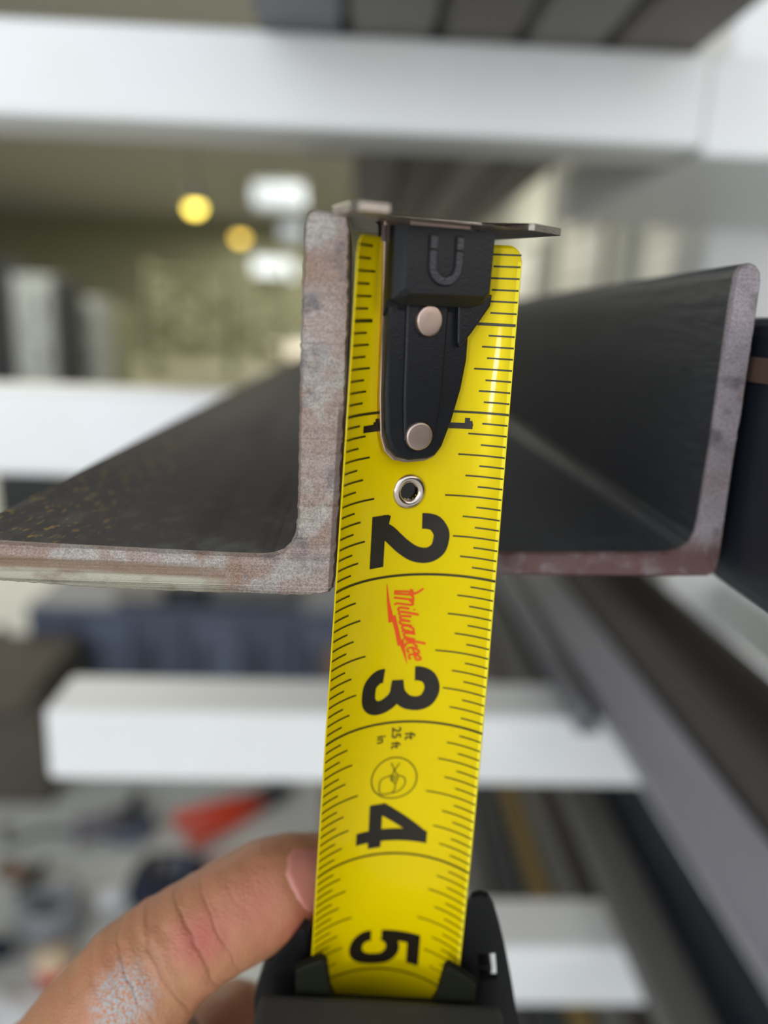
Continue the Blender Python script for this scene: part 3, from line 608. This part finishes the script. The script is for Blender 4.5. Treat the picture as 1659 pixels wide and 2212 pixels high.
# maker's script and lightning bolt
rows = []
def L(x0, y0, pts, th=.0135):     # letter strokes: x along reading, y up, slanted
    for st in pts: rows.append(stroke([(x0+x+(y)*.22, y0+y) for x, y in st], th, len(st) > 2))
bs, be = np.array([2.085, -.075]), np.array([2.565, .058]); dd = (be-bs)
tt = 0
letters = [('M', .125), ('i', .032), ('l', .032), ('w', .07), ('a', .056), ('u', .056), ('k', .054), ('e', .05), ('e', .05)]
G = dict(M=[[(-.012, .105), (.0, .12), (.015, 0)], [(.0, .135), (.02, .12), (.03, 0)], [(.012, .1), (.05, .128), (.056, 0)], [(.05, .1), (.086, .125), (.092, .02), (.105, .01)], [(-.035, .19), (-.01, .165), (.012, .135)], [(-.008, .12), (.05, .128), (.09, .128)]],
         i=[[(.008, .075), (.008, .015), (.02, 0), (.03, .01)], [(.004, .105), (.012, .108)]], l=[[(.008, .13), (.008, .015), (.02, 0), (.03, .01)]],
         w=[[(.002, .075), (.008, .01), (.022, .0), (.032, .02), (.034, .07)], [(.034, .07), (.038, .01), (.052, 0), (.063, .02), (.062, .08)]],
         a=[[(.045, .075), (.02, .075), (.006, .035), (.016, 0), (.036, .012), (.044, .075)], [(.044, .075), (.042, .01), (.055, .005)]],
         u=[[(.004, .075), (.008, .01), (.022, 0), (.038, .02), (.042, .075)], [(.042, .075), (.042, .008), (.054, .005)]],
         k=[[(.006, .13), (.006, 0)], [(.04, .08), (.008, .035)], [(.015, .045), (.03, .005), (.05, .003)]],
         e=[[(.006, .035), (.036, .05), (.03, .078), (.012, .07), (.004, .035), (.016, 0), (.044, .012)]])
Ltot = sum(x for _, x in letters)
for ch, adv in letters:
    q = bs+dd*(tt/Ltot); L(q[0], q[1], G[ch], .0145 if ch != 'M' else .013); tt += adv
lo = strip_mesh(rows, MT['red'], 'script_logo', bl); lo['label'] = 'red script word printed on the blade'
bolt = [(2.045, -.128), (2.20, -.11), (2.285, -.092), (2.27, -.055), (2.42, -.035), (2.45, -.0), (2.43, .01), (2.59, .035)]
rows = [stroke([(2.045, -.128, .004), (2.16, -.112, .018), (2.30, -.082, .04)], .02, False), stroke([(2.262, -.072, .03), (2.36, -.043, .028), (2.465, -.016, .03)], .03, False), stroke([(2.428, -.012, .036), (2.5, .01, .02), (2.595, .037, .003)], .02, False),
        stroke([(2.25, -.085, .012), (2.31, -.06, .012)], .012, False), stroke([(2.41, -.03, .012), (2.47, .0, .012)], .012, False)]
strip_mesh(rows, MT['red'], 'lightning_bolt', bl)['label'] = 'red lightning bolt printed under the word'
# small text and the round icon
def text_on(txt, s0, u0, h, m='inkline', name='small_text', ang=0):
    cu = bpy.data.curves.new('t', 'FONT'); cu.body = txt; cu.size = h*1.38; cu.offset = .0015; ob = bpy.data.objects.new('t', cu); C.objects.link(ob)
    dg = bpy.context.evaluated_depsgraph_get(); me = bpy.data.meshes.new_from_object(ob.evaluated_get(dg)); bpy.data.objects.remove(ob)
    ca, sa = math.cos(ang), math.sin(ang)
    V = [blade(s0+v.co.x*ca-v.co.y*sa, u0+v.co.x*sa+v.co.y*ca, OFF) for v in me.vertices]; Fc = [tuple(p.vertices) for p in me.polygons]
    return mesh_obj(name, V, Fc, MT[m], bl)
text_on('25 ft', 3.035, -.036, .062); text_on('ft', 3.078, .052, .068); text_on('in', 3.085, -.135, .062)
rows = []
cs_, cu_, r_ = 3.412, -.008, .153
rows.append(stroke([(cs_+r_*math.cos(t)*1.0, cu_+r_*math.sin(t)) for t in np.linspace(0, 2*math.pi, 40)], .008))
ic = lambda P, th=.007: rows.append(stroke([(cs_+a, cu_+b) for a, b in P], th))
ic([(-.115, -.022), (-.055, .004), (-.03, .018)]); ic([(-.11, .035), (-.055, .0), (-.035, -.008)])
ic([(-.03, .018), (-.01, .028), (.02, .022), (.05, .012), (.085, .012), (.11, -.005)])
ic([(-.035, -.008), (-.015, -.018), (.015, -.018), (.03, .0), (.045, .015)]); ic([(-.02, 0), (-.005, .012), (.015, .006), (.01, -.008), (-.01, -.008), (-.02, 0)])
ic([(-.02, -.02), (-.012, -.05), (0, -.08), (.03, -.095), (.1, -.092), (.118, -.07), (.115, -.02), (.108, .02), (.085, .055), (.04, .078), (.0, .07), (-.02, .03)])
strip_mesh(rows, MT['inkline'], 'round_symbol', bl)['label'] = 'small black line drawing in a circle'
# eyelet
bm = bmesh.new(); n1, n2 = 36, 12
e_c, e_a, e_D, e_n, _t = frame_c(ES)
ang_e = EU/(HW/_t); ce_pt = blade(ES, EU)
ew, en_, es = dirw(e_a), dirw(e_n), dirw(e_D)
R1, R2 = .0785*IN, .027*IN
ring = []
for i in range(n1):
    A_ = 2*math.pi*i/n1; rr_ = []
    for j in range(n2):
        B_ = 2*math.pi*j/n2; rad = R1+R2*math.cos(B_); p = ce_pt+(ew*math.cos(A_)+es*math.sin(A_))*rad+en_*(R2*.7*math.sin(B_)+.0002)
        rr_.append(bm.verts.new(p))
    ring.append(rr_)
for i in range(n1):
    for j in range(n2): bm.faces.new([ring[i][j], ring[(i+1) % n1][j], ring[(i+1) % n1][(j+1) % n2], ring[i][(j+1) % n2]])
inn = [[bm.verts.new(ce_pt+(ew*math.cos(2*math.pi*i/n1)+es*math.sin(2*math.pi*i/n1))*(R1-R2*.8)-en_*z) for i in range(n1)] for z in (0, .001)]
for i in range(n1): bm.faces.new([inn[0][i], inn[0][(i+1) % n1], inn[1][(i+1) % n1], inn[1][i]])
fromb('eyelet', bm, MT['chrome'], tape, True)['label'] = 'nickel eyelet ring around a hole in the blade'

# ---- hook
hook = bpy.data.objects.new('hook', None); C.objects.link(hook); hook.parent = tape
bpy.context.view_layer.update(); hook.matrix_world = Matrix.Translation(Vector(HK(0, .1, .3)))
bpy.context.view_layer.update()
def hp(o):                # parent under hook keeping the world place
    o.parent = hook; o.matrix_parent_inverse = hook.matrix_world.inverted(); return o
# cross plate lying over the bar, with two forward prongs
plate = [(-.64, .46), (-.625, .52), (-.47, .52), (-.455, .50), (-.452, .12), (-.3, .085), (.3, .085), (.47, .06), (.482, .27), (.50, .30), (.76, .185), (.785, .16), (.80, -.62), (.74, -.68), (-.10, -.68), (-.16, -.62), (-.44, .0), (-.50, .09), (-.62, .2)]
o = hp(prism('cross_plate', plate, lambda a, b, c: HK(a, b, c), .002, -.037, MT['brushed'], None, .006)); o['label'] = 'brushed nickel cross plate with two prongs'
tong = [(-.285, -.0), (-.275, .55), (-.27, .9), (-.255, 1.12), (-.225, 1.21), (-.17, 1.262), (-.09, 1.282), (.03, 1.28), (.09, 1.262), (.13, 1.22), (.185, 1.08), (.235, .88), (.262, .7), (.262, 0)]
hp(prism('tongue_plate', [(a, b) for a, b in tong], lambda a, b, c: HK(a, c, b), .045, .085, MT['nickel'], None, .006))['label'] = 'nickel tongue plate showing as a bright rim'
# bend joining tongue and cross plate
bm = bmesh.new()
prof = [(.045, .10), (.045, .04), (.035, .015), (.0, .002), (-.05, .002)]; prof2 = [(.085, .10), (.085, .02), (.06, -.02), (.0, -.036), (-.05, -.036)]
V, Fc = [], []
for u in (-.30, .30):
    for (n_, s_) in prof+prof2[::-1]: V.append(HK(u, n_, s_))
k = len(prof)*2
for i in range(k): Fc.append((i, (i+1) % k, k+(i+1) % k, k+i))
Fc += [tuple(range(k)), tuple(range(2*k-1, k-1, -1))]
bm.free(); hp(mesh_obj('bend', V, Fc, MT['nickel'], None))
# black overmould: lower tongue, centre rib, head block, fin
om = [(-.268, .02), (-.266, .55), (-.262, .9), (-.245, 1.1), (-.215, 1.19), (-.165, 1.24), (-.09, 1.26), (.03, 1.258), (.08, 1.24), (.12, 1.19), (.172, 1.05), (.222, .86), (.245, .7), (.245, .02)]
hp(prism('overmould', om, lambda a, b, c: HK(a, c, b), .086, .135, MT['black'], None, .022, False))
rib = [(-.165, .36), (-.155, .9), (-.14, 1.14), (-.1, 1.19), (.02, 1.19), (.055, 1.15), (.085, .9), (.095, .36)]
hp(prism('centre_rib', rib, lambda a, b, c: HK(a, c, b), .13, .152, MT['black'], None, .014))
# head block: bevelled box with chamfered left side
def HB():
    out = [(-.285, .02), (-.285, .40), (-.20, .44), (.20, .44), (.30, .40), (.375, .36), (.388, .02)]
    bm = bmesh.new()
    lo = [(-.275, .02), (-.275, .47), (-.20, .53), (.155, .53), (.20, .545), (.30, .45), (.345, .36), (.352, .02)]
    mid = [(-.285, .02), (-.285, .385), (-.22, .41), (.15, .41), (.215, .41), (.28, .39), (.322, .345), (.328, .02)]
    hi = [(-.245, .022), (-.245, .335), (-.215, .36), (.15, .36), (.21, .36), (.26, .36), (.285, .325), (.29, .022)]
    ly = [(lo, .09), (mid, .15), ([(a*.985, b) for a, b in mid], .195), (hi, .245), ([(a*.96, .03+(b-.03)*.965) for a, b in hi], .258)]
    R = [[bm.verts.new(HK(a, nn, b)) for a, b in l] for l, nn in ly]; n = len(lo)
    for q in range(len(R)-1):
        for k in range(n): bm.faces.new([R[q][k], R[q][(k+1) % n], R[q+1][(k+1) % n], R[q+1][k]])
    bm.faces.new(R[0][::-1]); bm.faces.new(R[-1])
    return bm
hp(fromb('head_block', HB(), MT['black'], None))
fin = [(.135, .36), (.352, .34), (.345, .40), (.235, .55), (.165, .625), (.15, .60)]
hp(prism('fin', fin, lambda a, b, c: HK(a, c, b), .10, .175, MT['black'], None, .012))
# magnet symbol, raised and outlined
def arc_box(pts, w_, z0, z1):
    Q = pts; nseg = len(Q)
    prev = None
    for i, (a, b) in enumerate(Q):
        d = np.array(Q[min(i+1, nseg-1)])-np.array(Q[max(i-1, 0)]); d = d/np.linalg.norm(d); nn = np.array([-d[1], d[0]])*w_/2
        c = [HK(a+nn[0], z0, b+nn[1]), HK(a+nn[0]*.8, z1, b+nn[1]*.8), HK(a-nn[0]*.8, z1, b-nn[1]*.8), HK(a-nn[0], z0, b-nn[1])]
        v = [bm.verts.new(x) for x in c]
        if prev:
            for k in range(4): bm.faces.new([prev[k], prev[(k+1) % 4], v[(k+1) % 4], v[k]])
        else: bm.faces.new(v)
        prev = v
    bm.faces.new(prev[::-1])
cxm, cym, rm = -.013, .205, .078
Upts = [(cxm-rm, .135)]+[(cxm-rm*math.cos(t), cym+rm*math.sin(t)) for t in np.linspace(0, math.pi, 16)]+[(cxm+rm, .135)]
bm = bmesh.new(); arc_box(Upts, .066, .2565, .2588)
for sgn in (-1, 1): arc_box([(cxm+sgn*rm, .055), (cxm+sgn*rm, .136)], .066, .2565, .2588)
hp(fromb('symbol_groove', bm, MT['cavity'], None))  # dark raised strip painting the shade of a groove round the symbol
bm = bmesh.new(); arc_box(Upts, .046, .250, .272)
for sgn in (-1, 1): arc_box([(cxm+sgn*rm, .065), (cxm+sgn*rm, .125)], .047, .250, .274)
hp(fromb('magnet_symbol', bm, MT['worn'], None, False))['label'] = 'raised horseshoe magnet symbol'
hp(box('magnet_bar', -.225, .125, .19, .264, .003, .0215, MT['satin'], None, .004, 2, HK))['label'] = 'bright nickel magnet bar along the top of the head'
def rivet(u, s, rad, rads, base):
    bm = bmesh.new(); prev = None; n = 28
    for r, h in [(1, 0), (1, .022), (.965, .029), (.9, .0315), (.85, .0320), (.4, .0322), (.0, .0322)]:
        if r == 0: c = bm.verts.new(HK(u, base+h, s)); [bm.faces.new([prev[k], prev[(k+1) % n], c]) for k in range(n)]; break
        v = [bm.verts.new(HK(u+rad*r*math.cos(2*math.pi*k/n), base+h, s+rads*r*math.sin(2*math.pi*k/n))) for k in range(n)]
        if prev: [bm.faces.new([prev[k], prev[(k+1) % n], v[(k+1) % n], v[k]]) for k in range(n)]
        prev = v
    hp(fromb('rivet', bm, MT['satin'], None, True))
rivet(-.035, .487, .078, .083, .15); rivet(-.052, 1.117, .083, .080, .14)
# ---- case
case = bpy.data.objects.new('case', None); C.objects.link(case); case.parent = tape
bpy.context.view_layer.update(); case.matrix_world = Matrix.Translation(Vector(CS(0, 0, 6.5))); bpy.context.view_layer.update()
def cp(o): o.parent = case; o.matrix_parent_inverse = case.matrix_world.inverted(); return o
cp(box('housing', -.80, .80, -.70, -.06, 5.02, 7.4, MT['cavity'], None, .06, 3, CS))['label'] = 'black hard plastic body of the case'
cp(box('front_bumper', -.84, .80, .31, .78, 4.885, 7.4, MT['rubber'], None, .075, 5, CS))['label'] = 'soft grey black rubber bumper'
# mouth guard in front of the blade with a notch
guard = [(-.60, 5.6), (-.60, 4.74), (-.56, 4.70), (-.425, 4.63), (-.395, 4.66), (-.36, 4.90), (-.33, 4.98), (.33, 4.98), (.36, 4.90), (.395, 4.66), (.425, 4.63), (.56, 4.72), (.62, 4.78), (.62, 5.6)]
cp(prism('mouth_guard', guard, lambda a, b, c: CS(a, c, b), .235, .30, MT['rubber_green'], None, .02))['label'] = 'olive black guard notched over the blade'
o = cp(box('mouth_floor', -.62, .64, .06, .234, 5.37, 5.5, MT['cavity'], None, .01, 2, CS))
def ring_post(u0, u1, s0, s1, n0, n1, hole, m):
    """side cheek with a small window cut through it"""
    (a0, a1, b0_, b1_) = hole; bm = bmesh.new()
    for (x0, x1, y0, y1) in ((u0, u1, s0, b0_), (u0, u1, b1_, s1), (u0, a0, b0_-.01, b1_+.01), (a1, u1, b0_-.01, b1_+.01)):
        bbox(bm, x0, x1, n0, n1, y0, y1, .012 if y0 == s0 else 0, 3, CS)
    return bm
def cheek(px_outline, hole, n0, n1, name, m):
    N_ = O5[3]; Oc = O5[0]+N_*n0
    def loc(x, y):
        r = np.array([(x-CXP)/F, (y-CYP)/F, 1.]); q = r*(Oc.dot(N_)/r.dot(N_))-O5[0]; return (q.dot(O5[1]), q.dot(O5[2])+4.9)
    ol = [loc(*q) for q in px_outline]
    if hole:
        h = [loc(*q) for q in hole]
        bm = bmesh.new(); geo = []
        vo = [bm.verts.new((a, b, 0)) for a, b in ol]; vh = [bm.verts.new((a, b, 0)) for a, b in h]
        eo = [bm.edges.new((vo[i], vo[(i+1) % len(vo)])) for i in range(len(vo))]+[bm.edges.new((vh[i], vh[(i+1) % len(vh)])) for i in range(len(vh))]
        bmesh.ops.triangle_fill(bm, use_beauty=True, edges=eo)
        r = bmesh.ops.extrude_face_region(bm, geom=bm.faces[:])
        for v in [g for g in r['geom'] if isinstance(g, bmesh.types.BMVert)]: v.co.z = n1-n0
        for v in bm.verts: v.co = Vector(tuple(map(float, CS(v.co.x, n0+v.co.z, v.co.y))))
        return cp(fromb(name, bm, MT[m], None))
    return cp(prism(name, ol, lambda a, b, c: CS(a, n0+c, b), 0, n1-n0, MT[m], None, .015))
cheek([(1002, 1985), (1008, 1945), (1018, 1928), (1035, 1922), (1052, 1928), (1066, 1950), (1078, 1990), (1090, 2040), (1102, 2100), (1112, 2160), (1124, 2240), (1130, 2330), (990, 2330), (994, 2100)], [(1030, 2048), (1068, 2046), (1072, 2102), (1034, 2106)], .10, .15, 'side_cheek', 'cavity')
cheek([(560, 2330), (556, 2120), (572, 2070), (600, 2030), (640, 1990), (660, 1970), (672, 1985), (668, 2060), (668, 2330)], None, .02, .16, 'side_cheek', 'cavity')

# ------------------------------------------------------------------ HAND
def P3(px, py, zin): return Vector(tuple(atZ(px, py, zin*IN)))
hand = empty('hand', P3(300, 2250, 5.4), 'bare left hand with dusty thumb pressed beside the tape blade, holding its case', 'hand')
bm = bmesh.new()
def chain(pts):
    """tapered chain of (px, py, depth_in, radius_px) as overlapping tubes and balls"""
    P, R = [], []
    for i in range(len(pts)-1):
        a, b = pts[i], pts[i+1]; k = 6
        for j in range(k):
            t = j/k; P.append(P3(*[a[q]+(b[q]-a[q])*t for q in range(3)])); z = a[2]+(b[2]-a[2])*t; R.append((a[3]+(b[3]-a[3])*t)/F*z*IN)
    a = pts[-1]; P.append(P3(*a[:3])); R.append(a[3]/F*a[2]*IN)
    btube(bm, P, R, 24)
    for e in (0, -1):
        t = bmesh.new(); bmesh.ops.create_uvsphere(t, u_segments=24, v_segments=16, radius=R[e]*.995)
        for v in t.verts: v.co += P[e]
        me = bpy.data.meshes.new('t'); t.to_mesh(me); t.free(); bm.from_mesh(me); bpy.data.meshes.remove(me)
chain([(672, 1888, 5.66, 86), (640, 1898, 5.6, 100), (585, 1926, 5.5, 113), (515, 1964, 5.4, 115), (432, 2012, 5.3, 114), (360, 2062, 5.25, 122), (302, 2120, 5.2, 138), (240, 2205, 5.2, 152), (150, 2335, 5.3, 172), (60, 2480, 5.6, 230)])
# thumb base and palm behind the case, fingers curled round it
chain([(250, 2290, 5.5, 170), (330, 2420, 6.0, 180), (380, 2600, 6.6, 200)])
chain([(330, 2380, 6.1, 95), (440, 2290, 6.5, 84), (510, 2200, 6.8, 80), (610, 2235, 7.1, 64), (740, 2300, 7.4, 60)])
chain([(340, 2480, 6.5, 95), (450, 2420, 6.9, 80), (580, 2410, 7.4, 66), (760, 2440, 7.6, 60)])
chain([(370, 2600, 6.9, 92), (470, 2560, 7.2, 76), (600, 2560, 7.7, 64), (780, 2590, 7.9, 58)])
chain([(400, 2700, 7.2, 84), (500, 2690, 7.6, 66), (620, 2700, 8.0, 58), (750, 2730, 8.2, 52)])
chain([(60, 2480, 5.7, 230), (-60, 2750, 6.4, 250), (-150, 3000, 7.2, 260)])
chain([(60, 2480, 5.9, 230), (380, 2620, 6.7, 190)])
me = bpy.data.meshes.new('h'); bm.to_mesh(me); bm.free(); tmp = bpy.data.objects.new('h', me); C.objects.link(tmp)
rm_ = tmp.modifiers.new('r', 'REMESH'); rm_.mode = 'VOXEL'; rm_.voxel_size = .00065
sm_ = tmp.modifiers.new('s', 'SMOOTH'); sm_.factor = .6; sm_.iterations = 14
dg = bpy.context.evaluated_depsgraph_get(); hm = bpy.data.meshes.new_from_object(tmp.evaluated_get(dg)); bpy.data.objects.remove(tmp)
# skin: creases and knuckle wrinkles as gentle displacement around the joint
kn = P3(330, 2060, 5.0)
ax = (P3(600, 1935, 5.4)-P3(370, 2080, 5.2)).normalized()
hm.update()
nrm = [v.normal.copy() for v in hm.vertices]
for i, v in enumerate(hm.vertices):
    d = (v.co-kn); r = d.length
    g = math.exp(-(r/.0115)**2)
    t = d.dot(ax)
    wr = math.sin((t+.0012*noise.noise(v.co*260))*2*math.pi/.0042)
    v.co += nrm[i]*(g*(.00018*wr)+.00035*noise.noise(v.co*90)+.00012*noise.noise(v.co*420))
skin = bpy.data.materials.new('skin'); skin.use_nodes = True; nt = skin.node_tree; b = nt.nodes['Principled BSDF']
b.inputs['Roughness'].default_value = .5; b.inputs['Subsurface Weight'].default_value = .12; b.inputs['Subsurface Radius'].default_value = (1, .35, .2); b.inputs['Subsurface Scale'].default_value = .0022
tc = nt.nodes.new('ShaderNodeTexCoord')
def sphere_mask(c, r, soft, nscale=0, namp=0):
    sub = nt.nodes.new('ShaderNodeVectorMath'); sub.operation = 'DISTANCE'; nt.links.new(tc.outputs['Object'], sub.inputs[0]); sub.inputs[1].default_value = tuple(c)
    val = sub.outputs['Value']
    if namp:
        n_ = nt.nodes.new('ShaderNodeTexNoise'); n_.inputs['Scale'].default_value = nscale; n_.inputs['Detail'].default_value = 8; n_.inputs['Roughness'].default_value = .7; nt.links.new(tc.outputs['Object'], n_.inputs[0])
        ma = nt.nodes.new('ShaderNodeMath'); ma.operation = 'MULTIPLY_ADD'; nt.links.new(n_.outputs[0], ma.inputs[0]); ma.inputs[1].default_value = namp; nt.links.new(val, ma.inputs[2]); val = ma.outputs[0]
    mr = nt.nodes.new('ShaderNodeMapRange'); nt.links.new(val, mr.inputs[0]); mr.inputs[1].default_value = r; mr.inputs[2].default_value = r+soft; mr.inputs[3].default_value = 1; mr.inputs[4].default_value = 0
    return mr.outputs[0]
def mixc(f, a, bcol, k=1.0):
    x = nt.nodes.new('ShaderNodeMix'); x.data_type = 'RGBA'
    ml = nt.nodes.new('ShaderNodeMath'); ml.operation = 'MULTIPLY'; nt.links.new(f, ml.inputs[0]); ml.inputs[1].default_value = k; nt.links.new(ml.outputs[0], x.inputs[0])
    nt.links.new(a, x.inputs[6]); x.inputs[7].default_value = lin(bcol); return x.outputs[2]
nz = nt.nodes.new('ShaderNodeTexNoise'); nz.inputs['Scale'].default_value = 160; nz.inputs['Detail'].default_value = 6; nt.links.new(tc.outputs['Object'], nz.inputs[0])
rp = nt.nodes.new('ShaderNodeValToRGB'); rp.color_ramp.elements[0].position = .35; rp.color_ramp.elements[1].position = .68; rp.color_ramp.elements[0].color = lin((170, 120, 84)); rp.color_ramp.elements[1].color = lin((176, 116, 84)); nt.links.new(nz.outputs[0], rp.inputs[0])
col = rp.outputs[0]
col = mixc(sphere_mask(P3(560, 1960, 5.0), .0035, .009), col, (176, 100, 78), .5)
col = mixc(sphere_mask(P3(430, 2035, 4.95), .0012, .005), col, (170, 74, 66), .7)
col = mixc(sphere_mask(P3(655, 1985, 5.35), .002, .005), col, (170, 84, 64), .7)
col = mixc(sphere_mask(P3(265, 2160, 4.8), .0035, .004, 900, .012), col, (168, 176, 180), .0)
nt.links.new(col, b.inputs['Base Color'])
vo = nt.nodes.new('ShaderNodeTexVoronoi'); vo.feature = 'DISTANCE_TO_EDGE'; vo.inputs['Scale'].default_value = 1100; mpn = nt.nodes.new('ShaderNodeMapping'); mpn.inputs['Scale'].default_value = (1, 1, 1.6); nt.links.new(tc.outputs['Object'], mpn.inputs[0]); nt.links.new(mpn.outputs[0], vo.inputs[0])
def math_(op, a, bb=None, c=None):
    m = nt.nodes.new('ShaderNodeMath'); m.operation = op
    for i, v in enumerate((a, bb, c)):
        if v is None: continue
        if isinstance(v, (int, float)): m.inputs[i].default_value = v
        else: nt.links.new(v, m.inputs[i])
    return m.outputs[0]
dt = nt.nodes.new('ShaderNodeVectorMath'); dt.operation = 'DOT_PRODUCT'; nt.links.new(tc.outputs['Object'], dt.inputs[0]); dt.inputs[1].default_value = tuple(ax)
wn_ = nt.nodes.new('ShaderNodeTexNoise'); wn_.inputs['Scale'].default_value = 90; wn_.inputs['Detail'].default_value = 3; nt.links.new(tc.outputs['Object'], wn_.inputs[0])
ph = math_('MULTIPLY', math_('MULTIPLY_ADD', wn_.outputs[0], .007, dt.outputs['Value']), 2*math.pi/.0048)
crs = math_('POWER', math_('MULTIPLY_ADD', math_('SINE', ph), .5, .5), 16)
hgt = math_('MULTIPLY', crs, sphere_mask(P3(345, 2060, 4.9), .003, .014))
h2_ = math_('MULTIPLY_ADD', hgt, -.8, math_('MULTIPLY', vo.outputs['Distance'], .5))
bp = nt.nodes.new('ShaderNodeBump'); bp.inputs['Strength'].default_value = .8; bp.inputs['Distance'].default_value = .0004; nt.links.new(h2_, bp.inputs['Height']); nt.links.new(bp.outputs[0], b.inputs['Normal'])
col = mixc(hgt, col, (130, 82, 60), .3)
dn = nt.nodes.new('ShaderNodeTexNoise'); dn.inputs['Scale'].default_value = 2200; dn.inputs['Detail'].default_value = 4; nt.links.new(tc.outputs['Object'], dn.inputs[0])
dr_ = nt.nodes.new('ShaderNodeMapRange'); nt.links.new(dn.outputs[0], dr_.inputs[0]); dr_.inputs[1].default_value = .40; dr_.inputs[2].default_value = .58
for cpt, r_m, soft, amt in (((258, 2165, 4.75), .0095, .003, .85), ((365, 2130, 4.8), .0035, .004, .5), ((500, 2008, 4.85), .004, .004, .35)):
    col = mixc(math_('MULTIPLY', sphere_mask(P3(*cpt), r_m, soft, 1100, .011), dr_.outputs[0]), col, (158, 166, 166), amt)
nt.links.new(col, b.inputs['Base Color'])
hm.materials.clear(); ho = link('skin', hm, skin, hand, True)
# nail: curved plate on the right-hand upper side of the thumb tip
nail = bpy.data.materials.new('nail'); nail.use_nodes = True; q = nail.node_tree.nodes['Principled BSDF']; q.inputs['Base Color'].default_value = lin((196, 128, 114)); q.inputs['Roughness'].default_value = .3; q.inputs['Coat Weight'].default_value = .3
def hray(px, py):
    """first hit of the thumb surface along the sight line through a point of the nail outline"""
    o_ = Vector(EYE); d_ = Vector(tuple(ray(px, py))).normalized(); return hbvh.ray_cast(o_, d_)
from mathutils.bvhtree import BVHTree
hbvh = BVHTree.FromPolygons([v.co for v in hm.vertices], [tuple(p.vertices) for p in hm.polygons])
rowsN = []
L_edge = [(640, 1824), (617, 1852), (614, 1890), (627, 1918), (640, 1942), (655, 1962), (668, 1975)]
R_edge = [(700, 1826), (708, 1846), (714, 1870), (718, 1895), (718, 1920), (712, 1942), (698, 1962)]
V, Fc = [], []; nc = 12
for i in range(len(L_edge)):
    for j in range(nc+1):
        t = j/nc; x = L_edge[i][0]+(R_edge[i][0]-L_edge[i][0])*t; y = L_edge[i][1]+(R_edge[i][1]-L_edge[i][1])*t
        hit = hray(x, y)
        if hit[0] is None: hit = (P3(x, y, 5.55), Vector((0, -1, 0)))
        lift = .00035 if 0 < i < len(L_edge)-1 and j > 0 else -.0001
        V.append(hit[0]+hit[1]*lift)
for i in range(len(L_edge)-1):
    for j in range(nc): a = i*(nc+1)+j; Fc.append((a, a+1, a+nc+2, a+nc+1))
no = mesh_obj('thumbnail', V, Fc, nail, hand, True); no['label'] = 'pinkish thumbnail'
